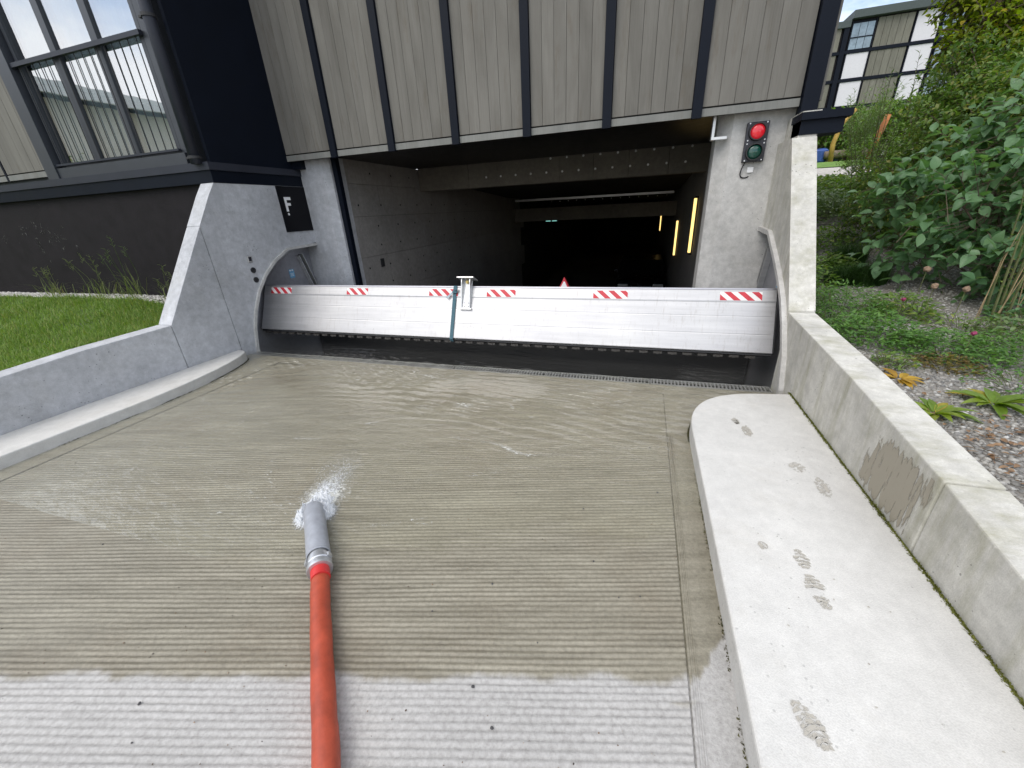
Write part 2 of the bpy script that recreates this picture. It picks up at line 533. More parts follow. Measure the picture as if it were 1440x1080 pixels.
def aluminium(name, col=(0.80, 0.80, 0.82), rough=0.42, dirt=0.5):
    m, n, l, out = new_mat(name)
    ge = N(n, 'ShaderNodeNewGeometry')
    pos = ge.outputs['Position']
    p = N(n, 'ShaderNodeBsdfPrincipled', Metallic=0.75)
    mp = N(n, 'ShaderNodeMapping')
    mp.inputs['Scale'].default_value = (0.55, 12.0, 12.0)
    l.new(pos, mp.inputs['Vector'])
    n1 = N(n, 'ShaderNodeTexNoise', Scale=1.4, Detail=8.0, Roughness=0.7)
    l.new(mp.outputs['Vector'], n1.inputs['Vector'])
    n2 = N(n, 'ShaderNodeTexNoise', Scale=1.2, Detail=6.0, Roughness=0.65)
    l.new(pos, n2.inputs['Vector'])
    mp3 = N(n, 'ShaderNodeMapping')
    mp3.inputs['Scale'].default_value = (16.0, 3.0, 2.2)
    l.new(pos, mp3.inputs['Vector'])
    n3 = N(n, 'ShaderNodeTexNoise', Scale=2.2, Detail=8.0, Roughness=0.8)
    l.new(mp3.outputs['Vector'], n3.inputs['Vector'])
    r1 = ramp(n, 0.3, 0.7, tuple(c * 0.84 for c in col) + (1,), tuple(min(1, c * 1.08) for c in col) + (1,))
    l.new(n1.outputs['Fac'], r1.inputs['Fac'])
    r2 = ramp(n, 0.3, 0.7, (0.9, 0.9, 0.92, 1), (1.05, 1.05, 1.04, 1))
    l.new(n2.outputs['Fac'], r2.inputs['Fac'])
    c = mix(n, l, 1.0, r1.outputs['Color'], r2.outputs['Color'], 'MULTIPLY')
    r3 = ramp(n, 0.55, 0.74)
    l.new(n3.outputs['Fac'], r3.inputs['Fac'])
    f3 = math_n(n, l, 'MULTIPLY', r3.outputs['Color'], dirt * 0.8)
    c = mix(n, l, f3, c, (0.30, 0.27, 0.24))
    n5 = N(n, 'ShaderNodeTexNoise', Scale=38.0, Detail=5.0, Roughness=0.8)
    l.new(pos, n5.inputs['Vector'])
    r5 = ramp(n, 0.665, 0.70)
    l.new(n5.outputs['Fac'], r5.inputs['Fac'])
    f5 = math_n(n, l, 'MULTIPLY', r5.outputs['Color'], dirt * 1.3)
    c = mix(n, l, f5, c, (0.12, 0.10, 0.09))
    l.new(c, p.inputs['Base Color'])
    rr = N(n, 'ShaderNodeMapRange')
    rr.inputs['To Min'].default_value = rough - 0.04
    rr.inputs['To Max'].default_value = rough + 0.10
    l.new(n1.outputs['Fac'], rr.inputs['Value'])
    l.new(rr.outputs['Result'], p.inputs['Roughness'])
    bp = N(n, 'ShaderNodeBump', Strength=0.08, Distance=0.01)
    l.new(n2.outputs['Fac'], bp.inputs['Height'])
    l.new(bp.outputs['Normal'], p.inputs['Normal'])
    l.new(p.outputs['BSDF'], out.inputs['Surface'])
    return m

def damp_mat(name, col, edge_scale=40.0, cut=0.42, soft=0.12, streak=False, rim=0.3):
    """a wet mark: darker, smoother, with broken edges"""
    m, n, l, out = new_mat(name)
    ge = N(n, 'ShaderNodeNewGeometry')
    no = N(n, 'ShaderNodeTexNoise', Scale=edge_scale, Detail=5.0, Roughness=0.65)
    mp = N(n, 'ShaderNodeMapping')
    if streak:
        mp.inputs['Scale'].default_value = (1.0, 1.0, 0.12)
        mp.inputs['Rotation'].default_value = (R(14), 0, 0)
    l.new(ge.outputs['Position'], mp.inputs['Vector'])
    l.new(mp.outputs['Vector'], no.inputs['Vector'])
    mr = N(n, 'ShaderNodeMapRange', interpolation_type='SMOOTHSTEP')
    mr.inputs['From Min'].default_value = cut - soft
    mr.inputs['From Max'].default_value = cut + soft
    at = N(n, 'ShaderNodeAttribute')
    at.attribute_name = 'edge'
    sh = math_n(n, l, 'MULTIPLY_ADD', math_n(n, l, 'SUBTRACT', at.outputs['Fac'], 1.0), rim, no.outputs['Fac'])
    l.new(sh, mr.inputs['Value'])
    p = N(n, 'ShaderNodeBsdfPrincipled', Roughness=0.4)
    p.inputs['Base Color'].default_value = col + (1,)
    tr = N(n, 'ShaderNodeBsdfTransparent')
    ms = N(n, 'ShaderNodeMixShader')
    fac = mr.outputs['Result']
    l.new(fac, ms.inputs['Fac'])
    l.new(tr.outputs[0], ms.inputs[1])
    l.new(p.outputs[0], ms.inputs[2])
    l.new(ms.outputs[0], out.inputs['Surface'])
    return m

M = {}
M['conc_left'] = concrete('concrete_wall', (0.53, 0.54, 0.565), stain_amt=0.26, pores=0.9, streak=0.35)
M['conc_right'] = concrete('concrete_wall_mossy', (0.60, 0.585, 0.54), stain_amt=0.3, algae=0.5, streak=0.5)
M['conc_kerb'] = concrete('concrete_kerb', (0.635, 0.625, 0.60), stain=(0.36, 0.32, 0.25), stain_amt=0.22, pores=0.35, big=0.7, contrast=0.5)
M['conc_pillar'] = concrete('concrete_pillar', (0.56, 0.55, 0.53), stain_amt=0.2, pores=0.8)
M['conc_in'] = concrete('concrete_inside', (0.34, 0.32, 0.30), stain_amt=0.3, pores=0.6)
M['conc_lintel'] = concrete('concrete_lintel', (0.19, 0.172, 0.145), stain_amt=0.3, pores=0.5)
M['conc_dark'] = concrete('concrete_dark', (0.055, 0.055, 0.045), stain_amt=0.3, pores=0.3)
M['ramp_rib'] = ramp_concrete('ramp_ribbed', 'rib')
M['ramp_gut'] = ramp_concrete('ramp_gutter', 'gutter')
M['wood'] = wood('weathered_boards', (0.130, 0.123, 0.108), (0.176, 0.168, 0.150), (0.105, 0.085, 0.060))
M['wood_trim'] = wood('weathered_trim', (0.18, 0.185, 0.172), (0.23, 0.23, 0.215), (0.17, 0.155, 0.13))
M['navy'] = simple('navy_paint', (0.0035, 0.0058, 0.012), 0.5, spec=0.15, vary=0.1, scale=4)
M['navy_lite'] = simple('grey_navy_paint', (0.026, 0.029, 0.040), 0.45, spec=0.3, vary=0.1, scale=4)
M['charcoal'] = simple('charcoal_render', (0.0145, 0.0125, 0.0145), 0.7, spec=0.15, vary=0.2, scale=5, bump=0.25)
M['frame'] = simple('window_frame_paint', (0.035, 0.039, 0.048), 0.4, vary=0.08)
M['black'] = simple('black_panel', (0.004, 0.004, 0.006), 0.35, spec=0.2, vary=0.1)
M['white'] = simple('white_print', (0.8, 0.8, 0.8), 0.5, vary=0.03)
M['alu'] = aluminium('aluminium_panel', (0.52, 0.515, 0.515), 0.44, 0.9)
M['steel'] = aluminium('steel_side_plate', (0.42, 0.42, 0.45), 0.38, 0.25)
M['steel_lite'] = aluminium('galvanised_bracket', (0.70, 0.70, 0.69), 0.4, 0.2)
M['red_tape'] = simple('red_tape', (0.50, 0.025, 0.040), 0.5, vary=0.12, scale=20)
M['white_tape'] = simple('white_tape', (0.74, 0.73, 0.71), 0.5, vary=0.06, scale=20)
M['teal'] = simple('teal_webbing', (0.055, 0.12, 0.15), 0.8, vary=0.15, scale=60, bump=0.4)
M['rubber'] = simple('black_rubber', (0.02, 0.02, 0.022), 0.65)
M['grate'] = aluminium('galvanised_grate', (0.44, 0.44, 0.42), 0.45, 0.3)
M['seal'] = simple('dark_seal_metal', (0.07, 0.065, 0.06), 0.5, 0.3)
M['hose'] = simple('red_hose_rubber', (0.37, 0.062, 0.030), 0.5, vary=0.2, scale=14, bump=0.2)
M['hose_end'] = simple('bright_red_sleeve', (0.58, 0.035, 0.035), 0.45, vary=0.08, scale=14)
M['pvc'] = simple('grey_pipe_plastic', (0.32, 0.335, 0.37), 0.4, vary=0.12, scale=25)
M['coupling'] = aluminium('coupling_alloy', (0.62, 0.63, 0.65), 0.35, 0.2)
M['pale_water'] = simple('water_froth', (0.86, 0.88, 0.90), 0.2, vary=0.03)
def froth_mat():
    m, n, l, out = new_mat('froth')
    at = N(n, 'ShaderNodeAttribute'); at.attribute_name = 'pale_water'
    ge = N(n, 'ShaderNodeNewGeometry')
    no = N(n, 'ShaderNodeTexNoise', Scale=130.0, Detail=5.0, Roughness=0.7)
    l.new(ge.outputs['Position'], no.inputs['Vector'])
    sm = math_n(n, l, 'MULTIPLY_ADD', at.outputs['Fac'], 0.55, math_n(n, l, 'MULTIPLY', no.outputs['Fac'], 0.8))
    mr = N(n, 'ShaderNodeMapRange', interpolation_type='SMOOTHSTEP')
    mr.inputs['From Min'].default_value = 0.44
    mr.inputs['From Max'].default_value = 0.84
    mr.inputs['To Max'].default_value = 0.95
    l.new(sm, mr.inputs['Value'])
    tr = N(n, 'ShaderNodeBsdfTransparent')
    gl = N(n, 'ShaderNodeBsdfGlossy', Roughness=0.06)
    fr = N(n, 'ShaderNodeFresnel', IOR=1.4)
    wa = N(n, 'ShaderNodeMixShader')
    l.new(math_n(n, l, 'MULTIPLY', fr.outputs['Fac'], math_n(n, l, 'SUBTRACT', 1.0, ge.outputs['Backfacing'])), wa.inputs['Fac']); l.new(tr.outputs[0], wa.inputs[1]); l.new(gl.outputs[0], wa.inputs[2])
    p = N(n, 'ShaderNodeBsdfPrincipled', Roughness=0.25)
    p.inputs['Base Color'].default_value = (0.84, 0.86, 0.89, 1)
    tl = N(n, 'ShaderNodeBsdfTranslucent'); tl.inputs['Color'].default_value = (0.85, 0.88, 0.92, 1)
    wh = N(n, 'ShaderNodeMixShader'); wh.inputs['Fac'].default_value = 0.3
    l.new(p.outputs[0], wh.inputs[1]); l.new(tl.outputs[0], wh.inputs[2])
    ms = N(n, 'ShaderNodeMixShader')
    l.new(mr.outputs['Result'], ms.inputs['Fac']); l.new(wa.outputs[0], ms.inputs[1]); l.new(wh.outputs[0], ms.inputs[2])
    l.new(ms.outputs[0], out.inputs['Surface'])
    return m
M['froth'] = froth_mat()
M['water'] = water_mat()
M['glass'] = glass_mat('window_glass', ior=7.5)
M['curtain'] = simple('white_curtain', (0.62, 0.63, 0.66), 0.9, vary=0.06, scale=3)
M['room'] = simple('room_dark', (0.10, 0.11, 0.11), 0.9)
M['red_lens'] = simple('red_lens', (0.42, 0.008, 0.015), 0.15, vary=0.2, scale=60, coat=0.6)
_b = [q for q in M['red_lens'].node_tree.nodes if q.type == 'BSDF_PRINCIPLED'][0]
_b.inputs['Emission Color'].default_value = (1.0, 0.03, 0.05, 1)
_b.inputs['Emission Strength'].default_value = 0.16
M['green_lens'] = simple('green_lens', (0.006, 0.06, 0.042), 0.15, vary=0.2, scale=60, coat=0.6)
M['signal_box'] = simple('signal_housing', (0.025, 0.025, 0.034), 0.45)
M['tube'] = emit('lamp_tube', (1.0, 0.68, 0.22), 1.2)
M['exit'] = emit('exit_lamp', (0.35, 0.9, 0.8), 0.5)
M['red_glow'] = emit('red_signal_light', (1.0, 0.02, 0.03), 0.55)
M['sticker'] = simple('blue_sticker', (0.15, 0.38, 0.60), 0.45, vary=0.15, scale=60)
M['bark'] = simple('bark', (0.12, 0.09, 0.065), 0.85, vary=0.3, scale=25, bump=0.6)
M['stem_green'] = simple('green_stem', (0.11, 0.12, 0.045), 0.7, vary=0.25)
M['stem_dry'] = simple('dry_stem', (0.30, 0.22, 0.12), 0.8, vary=0.25)
M['leaf_broad'] = leaf_mat('broad_leaf', (0.088, 0.188, 0.088), (0.163, 0.281, 0.138), None, 0.40, 0.38)
M['leaf_dark'] = leaf_mat('dark_leaf', (0.075, 0.150, 0.034), (0.200, 0.300, 0.075), (0.300, 0.290, 0.085), 0.42, 0.38)
M['leaf_mid'] = leaf_mat('mid_leaf', (0.085, 0.169, 0.033), (0.189, 0.286, 0.065), (0.260, 0.260, 0.078), 0.45, 0.38)
M['leaf_yellow'] = leaf_mat('yellowing_leaf', (0.16, 0.25, 0.015), (0.36, 0.38, 0.03), (0.46, 0.34, 0.03), 0.45, 0.5)
M['leaf_willow'] = leaf_mat('willow_leaf', (0.094, 0.163, 0.056), (0.200, 0.263, 0.119))
M['leaf_hosta'] = leaf_mat('hosta_leaf', (0.11, 0.19, 0.018), (0.21, 0.28, 0.030), (0.35, 0.28, 0.03))
M['leaf_clover'] = leaf_mat('ground_leaf', (0.061, 0.154, 0.031), (0.132, 0.253, 0.050))
M['leaf_withered'] = leaf_mat('withered_leaf', (0.32, 0.18, 0.02), (0.48, 0.30, 0.035))
M['leaf_russet'] = leaf_mat('russet_leaf', (0.10, 0.055, 0.018), (0.17, 0.15, 0.025))
M['leaf_brown'] = leaf_mat('fallen_leaf', (0.15, 0.085, 0.045), (0.30, 0.19, 0.11), None, 0.7, 0.1)
M['grass'] = leaf_mat('lawn_blade', (0.095, 0.190, 0.028), (0.210, 0.310, 0.060), (0.34, 0.31, 0.12), 0.55, 0.35)
M['grass_dark'] = leaf_mat('tuft_blade', (0.020, 0.060, 0.010), (0.045, 0.105, 0.018), None, 0.5, 0.3)
M['weed'] = leaf_mat('weed_blade', (0.10, 0.16, 0.04), (0.22, 0.25, 0.09), (0.34, 0.29, 0.15), 0.6, 0.3)
M['pink'] = simple('pink_petals', (0.20, 0.02, 0.07), 0.7, vary=0.3, scale=80)
M['pod'] = simple('dry_seed_head', (0.22, 0.15, 0.10), 0.9, vary=0.3, scale=60)
M['moss'] = leaf_mat('moss', (0.085, 0.095, 0.018), (0.19, 0.20, 0.045), None, 0.9, 0.15)
M['soil'] = simple('garden_soil', (0.20, 0.185, 0.165), 0.95, vary=0.3, scale=6, bump=0.8)
M['turf_soil'] = simple('turf_soil', (0.075, 0.12, 0.028), 0.95, vary=0.3, scale=6)
M['turf_far'] = simple('far_lawn', (0.13, 0.24, 0.035), 0.9, vary=0.25, scale=5, bump=0.6)
M['path'] = simple('pale_gravel_path', (0.50, 0.47, 0.43), 0.9, vary=0.2, scale=9, bump=0.6)
M['stone'] = leaf_mat('gravel_stone', (0.15, 0.147, 0.142), (0.36, 0.345, 0.315), (0.46, 0.455, 0.44), 0.8, 0.0)
M['stone_pale'] = leaf_mat('pale_gravel_stone', (0.38, 0.36, 0.33), (0.62, 0.60, 0.57), None, 0.85, 0.0)
M['pebble'] = simple('dark_pebble', (0.050, 0.048, 0.050), 0.6, vary=0.3, scale=40)
M['blind'] = simple('white_blind', (0.60, 0.58, 0.62), 0.8, vary=0.04)
M['far_wood'] = wood('far_boards', (0.125, 0.120, 0.100), (0.18, 0.172, 0.145), (0.13, 0.11, 0.08))
M['yellow_post'] = simple('yellow_painted_post', (0.42, 0.27, 0.06), 0.7, vary=0.25, scale=4)
M['orange_post'] = simple('orange_painted_post', (0.45, 0.16, 0.05), 0.7, vary=0.25, scale=4)
M['blue'] = simple('blue_plastic', (0.04, 0.10, 0.35), 0.5)
M['log'] = simple('log_bark', (0.20, 0.16, 0.12), 0.9, vary=0.3)
M['house_wall'] = simple('beige_render', (0.72, 0.66, 0.56), 0.9, vary=0.06)
M['house_roof'] = simple('grey_roof', (0.19, 0.225, 0.225), 0.7)
M['car'] = simple('dark_car_paint', (0.02, 0.02, 0.025), 0.25, coat=0.5)
M['car_glass'] = simple('dark_car_glass', (0.01, 0.012, 0.014), 0.08)
M['damp_foot'] = damp_mat('wet_print', (0.41, 0.385, 0.335), 55.0, 0.46, 0.08)
M['damp_wall'] = damp_mat('wet_wall_patch', (0.29, 0.262, 0.205), 30.0, 0.385, 0.035, True, 0.20)

# ------------------------------------------------------------------ mesh builder
class MB:
    def __init__(self):
        self.v, self.f = [], []

    def add(self, vs, fs):
        o = len(self.v)
        self.v += [tuple(p) for p in vs]
        self.f += [tuple(i + o for i in q) for q in fs]
        return self

    def box(self, x0, x1, y0, y1, z0, z1):
        return self.add([(x0, y0, z0), (x1, y0, z0), (x1, y1, z0), (x0, y1, z0), (x0, y0, z1), (x1, y0, z1), (x1, y1, z1), (x0, y1, z1)],
                        [(0, 3, 2, 1), (4, 5, 6, 7), (0, 1, 5, 4), (1, 2, 6, 5), (2, 3, 7, 6), (3, 0, 4, 7)])

    def obox(self, c, ax, ay, az):
        """box from its centre and three half-extent vectors"""
        c, ax, ay, az = Vector(c), Vector(ax), Vector(ay), Vector(az)
        vs = [c + ax * i + ay * j + az * k for k in (-1, 1) for i, j in ((-1, -1), (1, -1), (1, 1), (-1, 1))]
        return self.add(vs, [(0, 3, 2, 1), (4, 5, 6, 7), (0, 1, 5, 4), (1, 2, 6, 5), (2, 3, 7, 6), (3, 0, 4, 7)])

    def prism(self, pts0, pts1):
        """solid between two matching outlines"""
        n = len(pts0)
        return self.add(list(pts0) + list(pts1), [tuple(range(n))[::-1], tuple(range(n, 2 * n))] + [(i, (i + 1) % n, n + (i + 1) % n, n + i) for i in range(n)])

    def tube(self, path, rad, seg=10, cap=True, flat=1.0):
        path = [Vector(p) for p in path]
        rads = rad if isinstance(rad, (list, tuple)) else [rad] * len(path)
        rings, up = [], None
        for i, p in enumerate(path):
            d = (path[min(i + 1, len(path) - 1)] - path[max(i - 1, 0)]).normalized()
            if up is None:
                up = Vector((0, 0, 1)) if abs(d.z) < 0.9 else Vector((1, 0, 0))
            s = d.cross(up).normalized()
            u = s.cross(d).normalized()
            rings.append([p + s * math.cos(2 * math.pi * k / seg) * rads[i] + u * math.sin(2 * math.pi * k / seg) * rads[i] * flat for k in range(seg)])
        vs = [q for r_ in rings for q in r_]
        fs = []
        for i in range(len(rings) - 1):
            for k in range(seg):
                a, b = i * seg + k, i * seg + (k + 1) % seg
                fs.append((a, b, b + seg, a + seg))
        if cap:
            fs.append(tuple(range(seg))[::-1])
            fs.append(tuple(range((len(rings) - 1) * seg, len(rings) * seg)))
        return self.add(vs, fs)

    def lathe(self, p0, axis, prof, seg=24):
        """profile (distance along axis, radius) turned about an axis"""
        a = Vector(axis).normalized()
        s = a.cross(Vector((0, 0, 1)))
        s = s.normalized() if s.length > 1e-4 else Vector((1, 0, 0))
        u = s.cross(a)
        p0 = Vector(p0)
        vs, fs = [], []
        for t, r_ in prof:
            for k in range(seg):
                w = 2 * math.pi * k / seg
                vs.append(p0 + a * t + (s * math.cos(w) + u * math.sin(w)) * r_)
        for i in range(len(prof) - 1):
            for k in range(seg):
                q, b = i * seg + k, i * seg + (k + 1) % seg
                fs.append((q, q + seg, b + seg, b))
        return self.add(vs, fs)

def mesh_np(name, verts, faces_flat, face_len, smooth=False):
    """fast mesh from numpy arrays; all faces have face_len corners"""
    me = bpy.data.meshes.new(name)
    nf = len(faces_flat) // face_len
    me.vertices.add(len(verts))
    me.vertices.foreach_set('co', np.asarray(verts, dtype=np.float32).ravel())
    me.loops.add(len(faces_flat))
    me.loops.foreach_set('vertex_index', np.asarray(faces_flat, dtype=np.int32))
    me.polygons.add(nf)
    me.polygons.foreach_set('loop_start', np.arange(0, nf * face_len, face_len, dtype=np.int32))
    me.polygons.foreach_set('loop_total', np.full(nf, face_len, dtype=np.int32))
    if smooth:
        me.polygons.foreach_set('use_smooth', np.ones(nf, dtype=bool))
    me.update(calc_edges=True)
    me.validate()
    return me

def attr(me, name, vals):
    a = me.attributes.new(name, 'FLOAT', 'POINT')
    a.data.foreach_set('value', np.asarray(vals, dtype=np.float32))

def props(o, label=None, cat=None, group=None, kind=None):
    if label: o['label'] = label
    if cat: o['category'] = cat
    if group: o['group'] = group
    if kind: o['kind'] = kind
    return o

def origin_of(p):
    t = Vector((0, 0, 0))
    while p is not None:
        t = t + p.location
        p = p.parent
    return t

def link_mesh(name, me, mat, parent=None, loc=None):
    o = bpy.data.objects.new(name, me)
    COL.objects.link(o)
    if mat is not None and not me.materials:
        me.materials.append(mat)
    if parent is not None:
        o.parent = parent
    if loc is not None:
        o.location = loc
    return o

def obj(name, mb, mat, parent=None, bevel=0.0, smooth=False, at=None):
    """one mesh object; coordinates are given in the world and kept relative to the parent (or to `at`)"""
    base = origin_of(parent)
    loc = Vector(at) if at is not None else base
    me = bpy.data.meshes.new(name)
    me.from_pydata([(v[0] - loc.x, v[1] - loc.y, v[2] - loc.z) for v in mb.v], [], mb.f)
    me.update()
    if smooth:
        me.polygons.foreach_set('use_smooth', np.ones(len(me.polygons), dtype=bool))
    o = link_mesh(name, me, mat, parent)
    o.location = loc - base
    if bevel:
        b = o.modifiers.new('bevel', 'BEVEL')
        b.width = bevel
        b.segments = 2
        b.limit_method = 'ANGLE'
        b.angle_limit = R(35)
    return o

def thing(name, label, cat, loc, group=None):
    o = bpy.data.objects.new(name, None)
    COL.objects.link(o)
    o.location = loc
    o.empty_display_size = 0.1
    return props(o, label, cat, group)

def copy_tree(o, parent=None, offset=None):
    c = o.copy()
    COL.objects.link(c)
    if parent is not None:
        c.parent = parent
    if offset is not None:
        c.location = o.location + Vector(offset)
    for ch in list(o.children):
        copy_tree(ch, c)
    return c

def piece(name, me, mat, parent, world):
    """a repeat piece sharing mesh data, placed at a world point"""
    o = link_mesh(name, me, mat, parent)
    o.location = Vector(world) - origin_of(parent)
    return o

def box_mesh(name, sx, sy, sz, mat, ch=0.0):
    """box mesh with its lower front left corner at the origin, long edges chamfered by ch"""
    mb = MB()
    if ch:
        out = [(ch, 0), (sx - ch, 0), (sx, ch), (sx, sy), (0, sy), (0, ch)]
        mb.prism([(x, y, 0) for x, y in out], [(x, y, sz) for x, y in out])
        mb.f = [q[::-1] if i > 1 else q for i, q in enumerate(mb.f)]
    else:
        mb.box(0, sx, 0, sy, 0, sz)
    me = bpy.data.meshes.new(name)
    me.from_pydata(mb.v, [], mb.f)
    me.update()
    me.materials.append(mat)
    import bmesh
    bm = bmesh.new(); bm.from_mesh(me)
    bmesh.ops.recalc_face_normals(bm, faces=bm.faces); bm.to_mesh(me); bm.free()
    return me

XL, XR = -4.95, 1.25          # inner faces of the two ramp walls
def ramp_z(y):
    return -0.008 * np.maximum(0.0, np.asarray(y, dtype=float) - 2.0)

# ------------------------------------------------------------------ driveway: ribbed concrete
def build_driveway():
    pitch, per = 0.025, 6
    x0, x1 = -4.25, 0.28
    cols = np.linspace(x0, x1, 150)
    u = np.arange(-1.2, 4.6, pitch / per)
    U, Xg = np.meshgrid(u, cols, indexing='ij')
    wob = (fbm(Xg * 1.3, U * 3.0, 3, 3) - 0.5) * 0.016
    Yg = U + Xg * 0.2755
    Yc = np.clip(Yg, -1.0, 3.52)
    ph = (U + wob) / pitch
    prof = np.abs(((ph % 1.0) - 0.5) * 2)
    prof = sstep(0.05, 0.85, prof)
    amp = 0.0040 * (0.35 + 1.2 * fbm(Xg * 2.2, U * 22, 9, 3)) * (1 - sstep(3.2, 3.5, Yc))
    z = ramp_z(Yc) - amp * (1 - prof) + (fbm(Xg * 26, U * 60, 21, 3) - 0.5) * 0.0034
    z = np.where((Yg < -1.0) | (Yg > 3.52), ramp_z(Yc), z)
    nr, nc = U.shape
    V = np.stack([Xg, Yc, z], -1).reshape(-1, 3)
    ii = np.arange(nr - 1)[:, None] * nc + np.arange(nc - 1)[None]
    F = np.stack([ii, ii + 1, ii + nc + 1, ii + nc], -1)
    keep = ~((Yg[:-1, :-1] > 3.56) & (Yg[1:, 1:] > 3.56) & (Yg[:-1, 1:] > 3.56)) & ~((Yg[1:, 1:] < -1.03) & (Yg[1:, :-1] < -1.03))
    F = F[keep].reshape(-1)
    me_d = mesh_np('driveway', V, F, 4, True)
    gr = (1 - prof) * np.clip(0.45 + 1.1 * (fbm(Xg * 1.2, U * 9, 111, 3) - .35), 0, 1) * (1 - sstep(3.1, 3.5, Yc))
    attr(me_d, 'groove', gr.ravel())
    o = link_mesh('driveway', me_d, M['ramp_rib'])
    props(o, kind='structure')
    # the smooth margins left and right, the apron at the grates and the drive behind the camera
    def sheet(name, xa, xb, ya, yb, mat, dz=0.0):
        xs, ys = np.linspace(xa, xb, 6), np.linspace(ya, yb, 60)
        Yq, Xq = np.meshgrid(ys, xs, indexing='ij')
        Z = ramp_z(Yq) + dz + (fbm(Xq * 9, Yq * 9, 5, 3) - 0.5) * 0.002
        n_r, n_c = Yq.shape
        VV = np.stack([Xq, Yq, Z], -1).reshape(-1, 3)
        jj = np.arange(n_r - 1)[:, None] * n_c + np.arange(n_c - 1)[None]
        FF = np.stack([jj, jj + 1, jj + n_c + 1, jj + n_c], -1).reshape(-1)
        q = link_mesh(name, mesh_np(name, VV, FF, 4, True), mat)
        props(q, kind='structure')
    sheet('driveway_gutter', 0.2865, 0.60, -1.0, 3.72, M['ramp_gut'], 0.001)
    sheet('driveway_gutter', -4.98, -4.2575, -1.0, 3.72, M['ramp_rib'], 0.001)
    sheet('driveway_apron', -4.2575, 0.2865, 3.5225, 3.72, M['ramp_rib'])
    sheet('driveway_apron', 0.60, 1.27, 3.2, 3.72, M['ramp_rib'])
    sheet('driveway_joint', -5.0, 1.3, -1.0, 3.73, M['ramp_rib'], -0.009)
    sheet('street', -5.15, 1.45, -60.0, -1.0, M['ramp_gut'])
    mb = MB()
    for xa in (0.297, 0.312):
        mb.box(xa, xa + 0.005, -1.0, 2.75, -0.002, 0.0045)
    o = obj('driveway_joint_rib', mb, M['ramp_gut'])
    props(o, kind='structure')
build_driveway()

# trough under the flood gate and the floor behind it
mb = MB()
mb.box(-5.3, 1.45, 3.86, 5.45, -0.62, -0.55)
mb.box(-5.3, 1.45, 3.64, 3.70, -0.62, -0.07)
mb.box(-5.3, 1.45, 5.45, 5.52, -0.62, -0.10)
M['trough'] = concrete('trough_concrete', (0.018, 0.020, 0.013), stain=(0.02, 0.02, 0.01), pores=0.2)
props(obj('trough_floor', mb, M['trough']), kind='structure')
mb = MB()
mb.add([(-4.7, 5.52, -0.12), (1.0, 5.52, -0.12), (1.0, 16, -1.75), (-4.7, 16, -1.75), (1.0, 40, -1.8), (-4.7, 40, -1.8)], [(0, 1, 2, 3), (3, 2, 4, 5)])
props(obj('garage_floor', mb, M['conc_in']), kind='structure')

# ------------------------------------------------------------------ water
WATER_Z = -0.0105
FOAM_GLINT_LINES = [  # froth streaks, for the most part reflection glints painted pale
    ([(-2.75, 2.35), (-2.35, 2.30), (-1.95, 2.48), (-1.55, 2.65), (-1.10, 2.80)], 0.045, 0.8),
    ([(-1.85, 2.42), (-1.45, 2.36), (-1.05, 2.33), (-0.68, 2.28), (-0.36, 2.28)], 0.05, 0.8),
    ([(-4.05, 2.02), (-3.45, 2.02), (-2.95, 2.16), (-2.55, 2.18)], 0.05, 0.55),
    ([(-2.55, 2.02), (-2.2, 2.08), (-1.9, 2.15)], 0.06, 0.7),
    ([(-3.6, 1.9), (-3.35, 1.75), (-3.0, 1.55)], 0.05, 0.5),
    ([(-1.78, 1.5), (-1.80, 1.62), (-1.80, 1.78), (-1.70, 1.92)], 0.10, 0.7),
    ([(-1.75, 1.5), (-1.55, 1.66), (-1.35, 1.85), (-1.1, 2.0)], 0.09, 0.55),
    ([(-2.1, 1.45), (-2.35, 1.6), (-2.5, 1.8)], 0.07, 0.6),
    ([(-0.3, 2.35), (0.0, 2.5), (0.25, 2.55), (0.33, 2.45)], 0.05, 0.65),
    ([(-1.0, 1.95), (-0.6, 2.05), (-0.2, 2.12), (0.1, 2.25)], 0.10, 0.5),
    ([(-2.1, 1.35), (-1.7, 1.30), (-1.35, 1.36), (-1.0, 1.5)], 0.07, 0.5),
]
def seg_dist(X, Y, pts):
    d = np.full(X.shape, 9.0)
    for (ax, ay), (bx, by) in zip(pts[:-1], pts[1:]):
        vx, vy = bx - ax, by - ay
        t = np.clip(((X - ax) * vx + (Y - ay) * vy) / (vx * vx + vy * vy), 0, 1)
        d = np.minimum(d, np.hypot(X - ax - t * vx, Y - ay - t * vy))
    return d

